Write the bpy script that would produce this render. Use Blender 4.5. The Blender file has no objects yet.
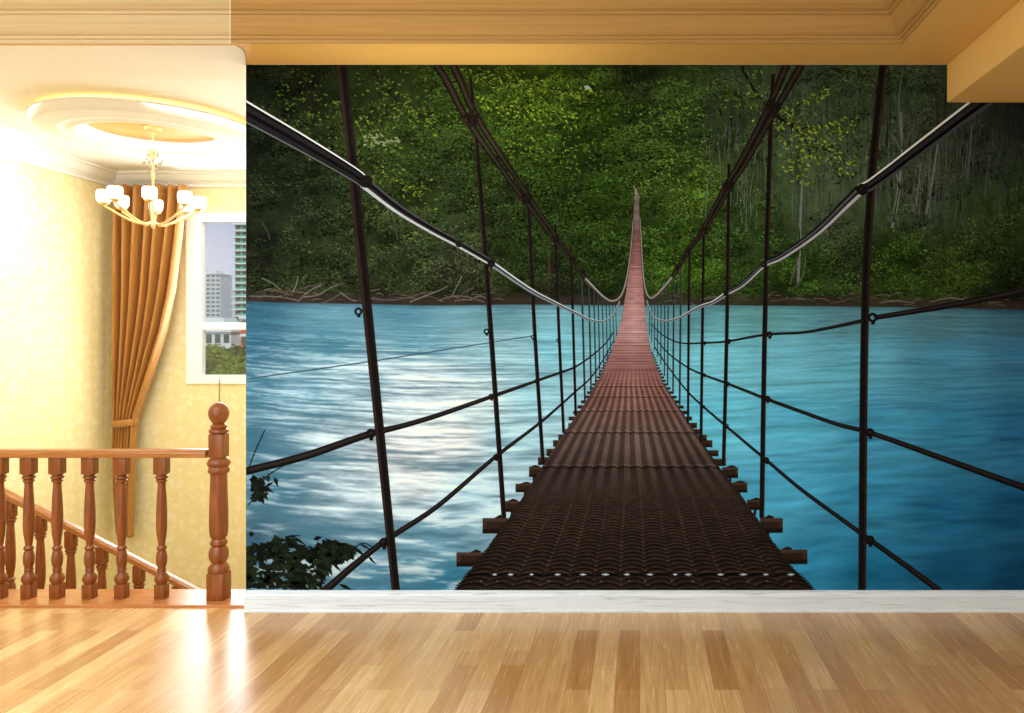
import bpy, bmesh, math, random
import numpy as np
random.seed(7); rng = np.random.default_rng(11)
S = bpy.context.scene; COL = S.collection
PI = math.pi
# ------------------------------------------------------------------ camera constants
F = 780.0; CX = 640.0; CY = 335.0; H = 1.5
DW = 4.24                                   # distance of the mural wall
def X_(px, d): return (px - CX) * d / F
def Z_(py, d): return H + (CY - py) * d / F
def P_(px, py, d): return (X_(px, d), d, Z_(py, d))
def lin(c):
    c = np.asarray(c, float) / 255.0
    return np.where(c <= 0.04045, c / 12.92, ((c + 0.055) / 1.055) ** 2.4)
def rgba(c): 
    l = lin(c); return (float(l[0]), float(l[1]), float(l[2]), 1.0)

# ------------------------------------------------------------------ materials
def new_mat(name):
    m = bpy.data.materials.new(name); m.use_nodes = True
    nt = m.node_tree; b = nt.nodes['Principled BSDF']
    return m, nt, b
def N(nt, t, **kw):
    n = nt.nodes.new(t)
    for k, v in kw.items(): setattr(n, k, v)
    return n
def plain(name, c, rough=0.6, spec=0.3, bump=0.0, bscale=60, var=0.06, emit=None, es=0.0, metal=0.0):
    m, nt, b = new_mat(name); L = nt.links
    tc = N(nt, 'ShaderNodeTexCoord'); no = N(nt, 'ShaderNodeTexNoise'); no.inputs['Scale'].default_value = bscale
    no.inputs['Detail'].default_value = 4
    L.new(tc.outputs['Object'], no.inputs['Vector'])
    mx = N(nt, 'ShaderNodeMix', data_type='RGBA')
    l = lin(c)
    mx.inputs[6].default_value = (*[float(x * (1 - var)) for x in l], 1); mx.inputs[7].default_value = (*[float(min(1, x * (1 + var))) for x in l], 1)
    L.new(no.outputs['Fac'], mx.inputs[0]); L.new(mx.outputs[2], b.inputs['Base Color'])
    b.inputs['Roughness'].default_value = rough; b.inputs['Specular IOR Level'].default_value = spec; b.inputs['Metallic'].default_value = metal
    if bump:
        bp = N(nt, 'ShaderNodeBump'); bp.inputs['Strength'].default_value = bump; bp.inputs['Distance'].default_value = .01
        L.new(no.outputs['Fac'], bp.inputs['Height']); L.new(bp.outputs[0], b.inputs['Normal'])
    if emit is not None:
        b.inputs['Emission Color'].default_value = rgba(emit); b.inputs['Emission Strength'].default_value = es
    return m
def wood(name, c1, c2, scale=(2, 40, 40), rough=0.35, spec=0.5, dist=1.5, bump=0.0, coat=0.0, ramp=(0.3, 0.7)):
    m, nt, b = new_mat(name); L = nt.links
    tc = N(nt, 'ShaderNodeTexCoord'); mp = N(nt, 'ShaderNodeMapping'); mp.inputs['Scale'].default_value = scale
    L.new(tc.outputs['Object'], mp.inputs['Vector'])
    no = N(nt, 'ShaderNodeTexNoise'); no.inputs['Scale'].default_value = 1; no.inputs['Detail'].default_value = 5; no.inputs['Distortion'].default_value = dist
    L.new(mp.outputs[0], no.inputs['Vector'])
    cr = N(nt, 'ShaderNodeValToRGB'); cr.color_ramp.elements[0].position = ramp[0]; cr.color_ramp.elements[1].position = ramp[1]
    cr.color_ramp.elements[0].color = rgba(c1); cr.color_ramp.elements[1].color = rgba(c2)
    L.new(no.outputs['Fac'], cr.inputs[0]); L.new(cr.outputs[0], b.inputs['Base Color'])
    b.inputs['Roughness'].default_value = rough; b.inputs['Specular IOR Level'].default_value = spec; b.inputs['Coat Weight'].default_value = coat
    if bump:
        bp = N(nt, 'ShaderNodeBump'); bp.inputs['Strength'].default_value = bump; bp.inputs['Distance'].default_value = .003
        L.new(no.outputs['Fac'], bp.inputs['Height']); L.new(bp.outputs[0], b.inputs['Normal'])
    return m
def parquet(name):
    m, nt, b = new_mat(name); L = nt.links
    tc = N(nt, 'ShaderNodeTexCoord'); mp = N(nt, 'ShaderNodeMapping'); mp.inputs['Rotation'].default_value = (0, 0, PI / 2)
    L.new(tc.outputs['Object'], mp.inputs['Vector'])
    def brick(w, h, c1, c2, mort, msz):
        br = N(nt, 'ShaderNodeTexBrick'); br.offset = 0.37; br.offset_frequency = 2
        br.inputs['Scale'].default_value = 1; br.inputs['Brick Width'].default_value = w; br.inputs['Row Height'].default_value = h
        br.inputs['Mortar Size'].default_value = msz; br.inputs['Color1'].default_value = rgba(c1); br.inputs['Color2'].default_value = rgba(c2)
        br.inputs['Mortar'].default_value = rgba(mort); br.inputs['Mortar Smooth'].default_value = 0.2; br.inputs['Bias'].default_value = 0.1
        L.new(mp.outputs[0], br.inputs['Vector']); return br
    b1 = brick(.66, .105, (244, 203, 142), (220, 168, 106), (176, 124, 74), .0007)
    b2 = brick(.66, .105, (255, 255, 255), (226, 220, 212), (240, 234, 226), .0)
    b2.offset = 0.61
    mp2 = N(nt, 'ShaderNodeMapping'); mp2.inputs['Scale'].default_value = (34, 1.6, 1)
    L.new(tc.outputs['Object'], mp2.inputs['Vector'])
    no = N(nt, 'ShaderNodeTexNoise'); no.inputs['Scale'].default_value = 1.6; no.inputs['Detail'].default_value = 6; no.inputs['Distortion'].default_value = 1.2
    L.new(mp2.outputs[0], no.inputs['Vector'])
    cr = N(nt, 'ShaderNodeValToRGB'); cr.color_ramp.elements[0].position = .3; cr.color_ramp.elements[1].position = .62
    cr.color_ramp.elements[0].color = rgba((228, 218, 204)); cr.color_ramp.elements[1].color = (1, 1, 1, 1)
    L.new(no.outputs['Fac'], cr.inputs[0])
    m1 = N(nt, 'ShaderNodeMix', data_type='RGBA', blend_type='MULTIPLY'); m1.inputs[0].default_value = 1
    L.new(b1.outputs['Color'], m1.inputs[6]); L.new(cr.outputs[0], m1.inputs[7])
    m2 = N(nt, 'ShaderNodeMix', data_type='RGBA', blend_type='MULTIPLY'); m2.inputs[0].default_value = .8
    L.new(m1.outputs[2], m2.inputs[6]); L.new(b2.outputs['Color'], m2.inputs[7])
    L.new(m2.outputs[2], b.inputs['Base Color'])
    rr = N(nt, 'ShaderNodeMapRange'); rr.inputs['To Min'].default_value = .23; rr.inputs['To Max'].default_value = .3
    L.new(no.outputs['Fac'], rr.inputs['Value']); L.new(rr.outputs[0], b.inputs['Roughness'])
    b.inputs['Specular IOR Level'].default_value = .55
    return m
def damask(name, base, motif, rough=.55):
    m, nt, b = new_mat(name); L = nt.links
    tc = N(nt, 'ShaderNodeTexCoord')
    no = N(nt, 'ShaderNodeTexNoise'); no.inputs['Scale'].default_value = 9; no.inputs['Detail'].default_value = 3
    L.new(tc.outputs['Object'], no.inputs['Vector'])
    vm = N(nt, 'ShaderNodeVectorMath', operation='SCALE'); vm.inputs['Scale'].default_value = .22
    L.new(no.outputs['Color'], vm.inputs[0])
    va = N(nt, 'ShaderNodeVectorMath', operation='ADD'); L.new(tc.outputs['Object'], va.inputs[0]); L.new(vm.outputs[0], va.inputs[1])
    vo = N(nt, 'ShaderNodeTexVoronoi'); vo.inputs['Scale'].default_value = 9; vo.inputs['Randomness'].default_value = .35
    L.new(va.outputs[0], vo.inputs['Vector'])
    n2 = N(nt, 'ShaderNodeTexNoise'); n2.inputs['Scale'].default_value = 45; n2.inputs['Detail'].default_value = 3
    L.new(tc.outputs['Object'], n2.inputs['Vector'])
    ad = N(nt, 'ShaderNodeMath', operation='MULTIPLY_ADD'); ad.inputs[1].default_value = .35
    L.new(n2.outputs['Fac'], ad.inputs[0]); L.new(vo.outputs['Distance'], ad.inputs[2])
    cr = N(nt, 'ShaderNodeValToRGB'); cr.color_ramp.elements[0].position = .42; cr.color_ramp.elements[1].position = .62
    cr.color_ramp.elements[0].color = rgba(motif); cr.color_ramp.elements[1].color = rgba(base)
    L.new(ad.outputs[0], cr.inputs[0]); L.new(cr.outputs[0], b.inputs['Base Color'])
    b.inputs['Roughness'].default_value = rough; b.inputs['Specular IOR Level'].default_value = .25
    return m
def print_mat(name):
    m, nt, b = new_mat(name); L = nt.links
    at = N(nt, 'ShaderNodeAttribute'); at.attribute_name = 'ink'
    tc = N(nt, 'ShaderNodeTexCoord'); no = N(nt, 'ShaderNodeTexNoise'); no.inputs['Scale'].default_value = 260; no.inputs['Detail'].default_value = 2
    L.new(tc.outputs['Object'], no.inputs['Vector'])
    mr = N(nt, 'ShaderNodeMapRange'); mr.inputs['To Min'].default_value = .88; mr.inputs['To Max'].default_value = 1.12
    L.new(no.outputs['Fac'], mr.inputs['Value'])
    vm = N(nt, 'ShaderNodeVectorMath', operation='SCALE'); L.new(at.outputs['Color'], vm.inputs[0]); L.new(mr.outputs[0], vm.inputs['Scale'])
    L.new(vm.outputs[0], b.inputs['Base Color'])
    b.inputs['Roughness'].default_value = .9; b.inputs['Specular IOR Level'].default_value = 0.04
    return m
M = {}
M['floor'] = parquet('oak_parquet')
M['paper'] = damask('yellow_damask_wallpaper', (240, 224, 166), (246, 233, 186))
M['white'] = plain('white_plaster', (240, 236, 226), .7, .2)
M['cream'] = plain('cream_plaster', (244, 240, 228), .7, .2)
M['gold'] = plain('ochre_painted_plaster', (240, 198, 122), .6, .25, var=.05, bscale=5)
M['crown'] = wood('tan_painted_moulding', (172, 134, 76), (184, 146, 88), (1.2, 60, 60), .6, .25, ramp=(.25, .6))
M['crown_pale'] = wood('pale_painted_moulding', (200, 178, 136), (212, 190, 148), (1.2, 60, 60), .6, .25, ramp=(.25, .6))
M['skirt'] = wood('whitewashed_wood', (198, 206, 212), (230, 240, 248), (1.6, 50, 50), .55, .3, dist=2.6, ramp=(.3, .48))
M['rail'] = wood('honey_brown_wood', (110, 54, 16), (148, 82, 32), (24, 24, 3), .3, .5, ramp=(.3, .7))
M['railx'] = wood('honey_brown_rail_wood', (150, 92, 44), (186, 124, 66), (3, 40, 40), .25, .5)
M['plinth'] = wood('red_brown_sill_wood', (176, 108, 58), (200, 132, 76), (2, 40, 40), .22, .55)
M['drape'] = wood('golden_brown_satin', (160, 104, 38), (186, 128, 56), (30, 30, 1.5), .4, .5, ramp=(.2, .8))
M['drape'].node_tree.nodes['Principled BSDF'].inputs['Sheen Weight'].default_value = .15
M['frame'] = plain('white_window_paint', (250, 248, 244), .4, .4)
M['shade'] = plain('opal_glass_shade', (250, 240, 228), .4, .4, emit=(255, 236, 214), es=2.0)
M['brass'] = plain('pale_gilt_metal', (236, 206, 140), .3, .5, metal=.6)
M['crystal'] = plain('smoky_crystal', (150, 140, 120), .15, .7)
M['cove'] = plain('yellow_cove_strip', (255, 224, 150), .5, .3, emit=(255, 218, 130), es=4.5)
M['foil'] = plain('gold_leaf', (226, 160, 62), .45, .4, bump=.2, bscale=14, var=.12)
M['cord'] = plain('grey_cord', (150, 130, 90), .7, .2)
M['ink'] = print_mat('mural_ink')
M['board'] = plain('mural_backing_vinyl', (120, 120, 116), .8, .1)

# ------------------------------------------------------------------ mesh helpers
def tag(o, label=None, cat=None, group=None, kind=None):
    if label: o['label'] = label
    if cat: o['category'] = cat
    if group: o['group'] = group
    if kind: o['kind'] = kind
    return o
def empty(name, loc=(0, 0, 0)):
    o = bpy.data.objects.new(name, None); COL.objects.link(o); o.location = loc; o.empty_display_size = .1; return o
def link(name, me, mat, parent=None, loc=None):
    o = bpy.data.objects.new(name, me); COL.objects.link(o)
    if mat is not None and len(me.materials) == 0: me.materials.append(mat)
    if parent is not None: o.parent = parent
    if loc is not None: o.location = loc
    return o
def smooth(me, ang=40):
    for p in me.polygons: p.use_smooth = True
    try: me.set_sharp_from_angle(angle=math.radians(ang))
    except Exception: pass
def from_bm(name, bm, mat, parent=None, loc=None, sm=False, ang=40):
    bmesh.ops.recalc_face_normals(bm, faces=bm.faces[:])
    me = bpy.data.meshes.new(name); bm.to_mesh(me); bm.free()
    if sm: smooth(me, ang)
    return link(name, me, mat, parent, loc)
def box(bm, x0, x1, y0, y1, z0, z1, bev=0.0):
    vs = [bm.verts.new((x, y, z)) for x in (x0, x1) for y in (y0, y1) for z in (z0, z1)]
    idx = [(0, 1, 3, 2), (4, 6, 7, 5), (0, 4, 5, 1), (2, 3, 7, 6), (0, 2, 6, 4), (1, 5, 7, 3)]
    fs = [bm.faces.new([vs[i] for i in f]) for f in idx]
    if bev:
        es = list({e for f in fs for e in f.edges})
        bmesh.ops.bevel(bm, geom=es, offset=bev, segments=2, affect='EDGES', profile=.6)
def lathe(bm, prof, seg=24, c=(0, 0)):
    rings = []
    for r, z in prof:
        rings.append([bm.verts.new((c[0] + r * math.cos(2 * PI * k / seg), c[1] + r * math.sin(2 * PI * k / seg), z)) for k in range(seg)])
    for a, b in zip(rings, rings[1:]):
        for k in range(seg): bm.faces.new((a[k], a[(k + 1) % seg], b[(k + 1) % seg], b[k]))
    bm.faces.new(list(reversed(rings[0]))); bm.faces.new(rings[-1])
def torus_like(bm, prof, seg=64, c=(0, 0)):
    """closed profile (r,z) revolved about the vertical axis"""
    rings = [[bm.verts.new((c[0] + r * math.cos(2 * PI * k / seg), c[1] + r * math.sin(2 * PI * k / seg), z)) for r, z in prof] for k in range(seg)]
    n = len(prof)
    for k in range(seg):
        a, b = rings[k], rings[(k + 1) % seg]
        for i in range(n): bm.faces.new((a[i], a[(i + 1) % n], b[(i + 1) % n], b[i]))
def tube(bm, pts, r, seg=8):
    from mathutils import Vector
    pts = [Vector(p) for p in pts]; rings = []
    for i, p in enumerate(pts):
        d = (pts[min(i + 1, len(pts) - 1)] - pts[max(i - 1, 0)]).normalized()
        up = Vector((0, 0, 1)) if abs(d.z) < .95 else Vector((1, 0, 0))
        a = d.cross(up).normalized(); b = d.cross(a).normalized()
        rr = r[i] if isinstance(r, (list, tuple)) else r
        rings.append([bm.verts.new(p + a * rr * math.cos(2 * PI * k / seg) + b * rr * math.sin(2 * PI * k / seg)) for k in range(seg)])
    for a, b in zip(rings, rings[1:]):
        for k in range(seg): bm.faces.new((a[k], a[(k + 1) % seg], b[(k + 1) % seg], b[k]))
    bm.faces.new(list(reversed(rings[0]))); bm.faces.new(rings[-1])
def prism_x(bm, prof, x0, x1):
    """profile of (y,z) extruded along x"""
    a = [bm.verts.new((x0, y, z)) for y, z in prof]; b = [bm.verts.new((x1, y, z)) for y, z in prof]; n = len(prof)
    for i in range(n): bm.faces.new((a[i], a[(i + 1) % n], b[(i + 1) % n], b[i]))
    bm.faces.new(list(reversed(a))); bm.faces.new(b)
def sbox(name, *args, mat=None, kind='structure', bev=0.0):
    bm = bmesh.new(); box(bm, *args, bev=bev); o = from_bm(name, bm, M[mat]); o['kind'] = kind; return o

# ================================================================== ROOM SHELL
XL, XR = -5.2, 2.8
YB = -2.2
YH = 7.7
WX0 = X_(246, DW)                          # free end of the mural wall
CZ = 2.97
sbox('floor', XL, XR, YB, 4.29, -.2, 0, mat='floor')
bm = bmesh.new(); box(bm, XL, WX0 - .002, 4.29, 4.565, -.2, .014, bev=.004); box(bm, XL, WX0 - .002, 4.282, 4.30, -.03, .006, bev=.002)
o = from_bm('trim_1', bm, M['plinth']); o['kind'] = 'structure'
sbox('wall_mural_side', WX0, XR, DW, DW + .22, -.2, CZ + .4, mat='cream')
sbox('wall_left', XL - .2, XL, YB, YH + .2, -3.0, 3.7, mat='paper')
sbox('wall_right', XR, XR + .2, YB, 4.6, -.2, 3.7, mat='white')
sbox('wall_rear', XL - .2, XR + .2, YB - .2, YB, -.2, 3.7, mat='white')
# back wall of the stair hall with the window opening
WXa, WXb = X_(187, YH), X_(187, YH) + 1.86
WZa, WZb = Z_(383.5, YH), Z_(213, YH)
bm = bmesh.new()
HX = -1.2
box(bm, XL, WXa + .03, YH, YH + .25, -3.0, 3.4); box(bm, WXb - .03, HX + .2, YH, YH + .25, -3.0, 3.4)
box(bm, WXa + .03, WXb - .03, YH, YH + .25, -3.0, WZa + .03); box(bm, WXa + .03, WXb - .03, YH, YH + .25, WZb - .03, 3.4)
o = from_bm('wall_back', bm, M['paper']); o['kind'] = 'structure'
sbox('wall_hall_side', HX, HX + .2, DW + .22, YH, -3.0, 3.4, mat='paper')
sbox('floor_lower_hall', XL, HX, 4.29, YH, -3.1, -2.9, mat='floor')
sbox('wall_under_landing', XL, HX, 4.31, 4.55, -2.9, -.2, mat='paper')
# ceilings
HZ = 3.10
sbox('ceiling_hall', XL, HX + .2, 4.30, YH + .2, HZ, HZ + .15, mat='white')
# living-room ceiling: soffit round a recessed tray
TX, TY = 1.32, 3.93
bm = bmesh.new()
box(bm, XL, XR, TY, DW + .02, CZ, HZ); box(bm, TX, XR, YB, TY, CZ, HZ)
o = from_bm('ceiling_soffit', bm, M['gold']); o['kind'] = 'structure'
sbox('ceiling_tray', XL, XR, YB, DW + .1, 3.34, 3.5, mat='white')
# pale ceiling panel over the stair opening, rounded front corner
def panel_pt(px, py):
    d = F * (CZ - .006 - H) / (CY - py); return (X_(px, d), d)
pts = [panel_pt(-330, 46.5), panel_pt(234, 46.5)]
for k in range(1, 8):
    a = PI / 2 * (1 - k / 7); pts.append(panel_pt(234 + 11.5 * math.cos(a), 58 - 11.5 * math.sin(a)))
pts += [panel_pt(245.5, 66), (WX0 - .004, DW + .02), (WX0 - .004, DW + .22), (XL + .01, DW + .22)]
pts[0] = (XL + .01, pts[0][1])
bm = bmesh.new(); a = [bm.verts.new((x, y, CZ - .006)) for x, y in pts]; b = [bm.verts.new((x, y, CZ - .0005)) for x, y in pts]
n = len(pts); bm.faces.new(a); bm.faces.new(list(reversed(b)))
for i in range(n): bm.faces.new((a[i], a[(i + 1) % n], b[(i + 1) % n], b[i]))
o = from_bm('trim_2', bm, M['cream']); o['kind'] = 'structure'
sbox('ceiling_header', XL, HX, DW + .02, 4.46, CZ - .0004, HZ, mat='cream')
# crown moulding of the tray: far run (two lengths meeting at a joint) and right run, mitred
prof = [(0, CZ - .002), (.006, CZ - .002), (.006, 2.985), (.018, 2.988), (.018, 3.000), (.030, 3.003), (.042, 3.012), (.060, 3.032), (.078, 3.060),
        (.085, 3.070), (.085, 3.078), (.096, 3.080), (.096, 3.094), (.112, 3.098), (.135, 3.116), (.152, 3.142), (.160, 3.166), (.160, 3.185), (.178, 3.187), (.178, 3.215), (.190, 3.22), (.190, 3.339), (0, 3.339)]
def crown(name, ends, mat):
    bm = bmesh.new(); secs = []
    for e in ends:
        kind, val = e
        if kind == 'p': secs.append([bm.verts.new((X_(val, TY - o_), TY - o_, z)) for o_, z in prof])
        elif kind == 'x': secs.append([bm.verts.new((val, TY - o_, z)) for o_, z in prof])
        elif kind == 'mitre': secs.append([bm.verts.new((TX - o_, TY - o_, z)) for o_, z in prof])
        else: secs.append([bm.verts.new((TX - o_, val, z)) for o_, z in prof])
    n = len(prof)
    for s, t in zip(secs, secs[1:]):
        for i in range(n): bm.faces.new((s[i], s[(i + 1) % n], t[(i + 1) % n], t[i]))
    bm.faces.new(list(reversed(secs[0]))); bm.faces.new(secs[-1])
    o = from_bm(name, bm, M[mat]); o['kind'] = 'structure'; return o
XJ = X_(230, 3.86)
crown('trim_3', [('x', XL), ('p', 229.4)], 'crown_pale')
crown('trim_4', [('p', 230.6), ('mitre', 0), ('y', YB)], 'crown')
prof = [(max(o_ - .002, 0), z) for o_, z in prof]
crown('trim_5', [('p', 229.3), ('p', 230.7)], 'white')
# dropped beam on the right
BX, BZ = X_(946.5, DW), Z_(103, DW)
sbox('beam', BX, XR, YB, DW - .004, BZ, CZ - .0005, mat='gold', bev=.006)
# thin shadow batten along the top of the mural
# baseboard
bz = Z_(590, DW)
bp = [(DW, .0), (DW - .026, .0), (DW - .026, .010), (DW - .022, .014), (DW - .022, .085), (DW - .019, .092), (DW - .014, .096), (DW - .014, bz - .004), (DW - .011, bz), (DW, bz)]
bm = bmesh.new(); prism_x(bm, bp, WX0 + .001, XR); o = from_bm('baseboard_mural', bm, M['skirt']); o['kind'] = 'structure'

# cornice of the hall (back wall and left wall)
def cornice(name, fn, a, b):
    bm = bmesh.new(); pr = [(0, 2.955), (.02, 2.955), (.02, 2.985), (.035, 2.99), (.035, 3.0), (.06, 3.01), (.085, 3.035), (.10, 3.06), (.10, 3.07), (.13, 3.072), (.13, HZ - .001), (0, HZ - .001)]
    A = [bm.verts.new(fn(a + (o_ if name.endswith('6') else 0), o_, z)) for o_, z in pr]
    B = [bm.verts.new(fn(b - (o_ if name.endswith('7') else 0), o_, z)) for o_, z in pr]; n = len(pr)
    for i in range(n): bm.faces.new((A[i], A[(i + 1) % n], B[(i + 1) % n], B[i]))
    bm.faces.new(list(reversed(A))); bm.faces.new(B)
    o = from_bm(name, bm, M['white']); o['kind'] = 'structure'
cornice('trim_6', lambda s, o_, z: (s, YH - o_, z), XL, HX)
cornice('trim_7', lambda s, o_, z: (XL + o_, s, z), 4.47, YH)

# ------------------------------------------------------------------ window
w = empty('window_1', (WXa, YH, WZa)); w['kind'] = 'structure'
Wd, Hd = WXb - WXa, WZb - WZa
fr = .155
bm = bmesh.new()
for a in ((0, fr, 0, Hd), (Wd - fr, Wd, 0, Hd)): box(bm, a[0], a[1], -.02, .05, a[2], a[3])
box(bm, fr, Wd - fr, -.02, .05, 0, .085); box(bm, fr, Wd - fr, -.02, .05, Hd - .09, Hd)
from_bm('window_frame', bm, M['frame'], w)
zm = Z_(326, YH) - WZa
bm = bmesh.new(); box(bm, fr, Wd - fr, -.005, .045, zm - .035, zm + .035, bev=.004); box(bm, Wd / 2 - .03, Wd / 2 + .03, .0, .044, .085, Hd - .09, bev=.004)
from_bm('mullion', bm, M['frame'], w)
gm, nt, b = new_mat('window_glass')
b_tr = N(nt, 'ShaderNodeBsdfTransparent'); b_gl = N(nt, 'ShaderNodeBsdfGlossy'); b_gl.inputs['Roughness'].default_value = .02
mixs = N(nt, 'ShaderNodeMixShader'); mixs.inputs[0].default_value = .05
nt.links.new(b_tr.outputs[0], mixs.inputs[1]); nt.links.new(b_gl.outputs[0], mixs.inputs[2])
nt.links.new(mixs.outputs[0], nt.nodes['Material Output'].inputs['Surface'])
for i, (z0, z1) in enumerate(((.085, zm - .035), (zm + .035, Hd - .09))):
    bm = bmesh.new(); box(bm, fr, Wd - fr, .018, .024, z0, z1); from_bm('pane', bm, gm, w)

# ------------------------------------------------------------------ blind cord
bm = bmesh.new(); cx = X_(219.3, 7.62); pts = [(cx + .002 * math.sin(k), 7.62, WZa + .05 - k * .06) for k in range(12)]
tube(bm, pts, .006, 6); lathe(bm, [(.004, WZa - .70), (.014, WZa - .67), (.012, WZa - .62), (.004, WZa - .6)], 10, (cx, 7.62))
o = from_bm('blind_cord', bm, M['cord']); tag(o, 'thin grey blind cord hanging below the white window', 'cord')

# ------------------------------------------------------------------ curtain
cu = empty('curtain', (X_(113, 7.55), 7.55, Z_(537, 7.55)))
tag(cu, 'golden brown floor-length curtain gathered by a tieback in the hall corner', 'curtain')
DC = 7.55
rows = [(186, 113.5, 187.5), (200, 113.5, 187), (240, 113.5, 182.5), (290, 113.5, 175.5), (330, 113.5, 166), (370, 113.5, 153), (395, 113.8, 144), (412, 114.2, 138), (423, 114.6, 135.2),
        (432, 114.2, 135), (450, 113.8, 133.5), (490, 114.5, 132.5), (537, 118, 132)]
def interp_rows(y):
    ys = [r[0] for r in rows]; return np.interp(y, ys, [r[1] for r in rows]), np.interp(y, ys, [r[2] for r in rows])
bm = bmesh.new(); nu, nv = 180, 90; grid = []
for j in range(nv + 1):
    y = 186 + (537 - 186) * j / nv; l, r_ = interp_rows(y); row = []
    for i in range(nu + 1):
        u = i / nu; wd = (r_ - l) * DC / F
        ph = 2 * PI * (7.0 * u ** .92) + .5 * math.sin(3 * u + y * .01)
        amp = min(.075, .02 + wd * .085)
        dy = amp * (math.sin(ph) + .28 * math.sin(2 * ph + 1.1) + .15 * math.sin(2.6 * ph + y * .013))
        ux = u + .012 * math.sin(ph + 1.4)
        zz = y - (5 * (1 - u) if j == nv else 0)
        row.append(bm.verts.new((X_(l + (r_ - l) * ux, DC), DC + dy, Z_(zz, DC))))
    grid.append(row)
for j in range(nv):
    for i in range(nu): bm.faces.new((grid[j][i], grid[j][i + 1], grid[j + 1][i + 1], grid[j + 1][i]))
me = bpy.data.meshes.new('drape'); bm.to_mesh(me); bm.free(); smooth(me, 80)
from mathutils import Matrix
me.transform(Matrix.Translation([-v for v in cu.location]))
dr = link('drape', me, M['drape'], cu); sd = dr.modifiers.new('thick', 'SOLIDIFY'); sd.thickness = .006
bm = bmesh.new(); tx = X_(125, DC) - cu.location[0]; tz = Z_(423, DC) - cu.location[2]
ring = []
for k in range(28):
    a = 2 * PI * k / 28; ring.append((tx + .118 * math.cos(a), .10 * math.sin(a), tz + .01 * math.cos(a)))
for i in range(28):
    p, q = ring[i], ring[(i + 1) % 28]
    for (ra, rb) in ((0, 1),): pass
vi = [[bm.verts.new((p[0] * 1, p[1] * s, p[2] + dz)) for p in ring] for s, dz in ((1, -.035), (1.06, -.02), (1.06, .02), (1, .035))]
for a, b_ in zip(vi, vi[1:]):
    for k in range(28): bm.faces.new((a[k], a[(k + 1) % 28], b_[(k + 1) % 28], b_[k]))
tb = from_bm('tieback', bm, M['drape'], cu, sm=True); sd = tb.modifiers.new('thick', 'SOLIDIFY'); sd.thickness = .008

# ------------------------------------------------------------------ railing at the landing
def turn(feat, d, base_y):
    """feat: list of (py, width px) -> (radius, z) at depth d"""
    return [(w_ * d / F / 2, Z_(y, d)) for y, w_ in feat][::-1]
BD = 4.41
rail_root = empty('landing_railing', (X_(218.5, 4.4), 4.4, .014))
tag(rail_root, 'honey brown turned wooden railing along the landing edge with newel post', 'railing')
def child(name, bm, mat, parent, sm=True, ang=35):
    o = from_bm(name, bm, mat, None, None, sm, ang)
    loc = Matrix.Translation([-v for v in rail_origin(parent)]); o.data.transform(loc); o.parent = parent; return o
def rail_origin(o):
    v = [0, 0, 0]
    while o is not None:
        for i in range(3): v[i] += o.location[i]
        o = o.parent
    return v
def baluster_prof():
    return [(473.5, 10.5), (474.5, 10.8), (475.3, 8.6), (476, 11.0), (477, 11.6), (478.2, 11.2), (479, 8.2), (480, 10.0), (481.2, 10.2), (482, 7.6), (484, 7.0), (488, 7.4), (495, 8.3), (505, 9.2), (515, 9.8), (525, 9.8), (533, 9.0), (540, 7.0), (545, 6.0),
            (546, 7.6), (547.5, 9.2), (549, 8.4), (550, 6.6), (552, 8.2), (556, 9.8), (560, 9.9), (564, 9.0), (567, 7.0), (568.5, 7.6), (570, 8.2), (571, 7.2), (573, 8.0), (575, 11.2), (577.5, 13), (580, 12.6), (582, 10.6), (584, 9.4)]
def make_baluster():
    bm = bmesh.new(); d = BD; h = .0275
    lathe(bm, turn(baluster_prof(), d, 0), 20)
    box(bm, -h, h, -h, h, .0142, Z_(583.5, d), bev=.002)
    ht = .033
    box(bm, -ht, ht, -ht * .8, ht * .8, Z_(473.6, d), .8145, bev=.002)
    o = from_bm('baluster', bm, M['rail'], None, None, True, 35)
    o.data.transform(Matrix.Translation((0, 0, -.014)))
    return o
b0 = make_baluster(); b0.parent = rail_root
bx = [158.9, 119, 87, 54.5, 26, -3, -34, -66, -98]
for i, px in enumerate(bx):
    o = b0 if i == 0 else b0.copy()
    if i: COL.objects.link(o); o.parent = rail_root
    o.location = (X_(px + 2.8, BD) - rail_root.location[0], BD - 4.4, 0)
# handrail
bm = bmesh.new(); zt = .856
hp = [(4.372, zt - .044), (4.376, zt - .046), (4.452, zt - .046), (4.456, zt - .044), (4.456, zt - .024), (4.452, zt - .010), (4.440, zt - .002), (4.414, zt), (4.388, zt - .002), (4.376, zt - .010), (4.370, zt - .022), (4.372, zt - .032)]
prism_x(bm, hp, XL, X_(208, 4.4)); child('handrail', bm, M['railx'], rail_root, True, 30)
# newel post
nw = empty('newel_post', (0, 0, 0)); nw.parent = rail_root
ND = 4.4
hx = .0465
nx = X_(206, 4.354) + hx
def nchild(name, bm): 
    o = from_bm(name, bm, M['rail'], None, None, True, 35); o.data.transform(Matrix.Translation((nx - rail_root.location[0], 0, -.014))); o.parent = nw; return o
bm = bmesh.new()
shaft = [(456.5, 12), (457.5, 14), (459, 18), (461, 20.5), (463, 21.6), (465, 20.4), (466.5, 17.0), (468, 18.6), (470, 20), (472, 19), (473.5, 15.6), (475, 15.2), (480, 15.4), (495, 16.4), (510, 17.2), (525, 17.4), (532, 16.8), (536, 15.6), (538.5, 12.0),
         (540, 14), (542, 16), (544, 15.4), (545.5, 12.2), (547, 15), (550, 17.4), (554, 18.2), (557.5, 17.6), (560.5, 15), (562.5, 12.4), (564, 15.6), (566.5, 19), (569, 20), (571, 19.4), (573, 16)]
lathe(bm, turn(shaft, ND, 0), 28); nchild('shaft', bm)
bm = bmesh.new(); box(bm, -hx, hx, -hx, hx, .0142, Z_(571.8, ND), bev=.003); nchild('base_block', bm)
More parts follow.
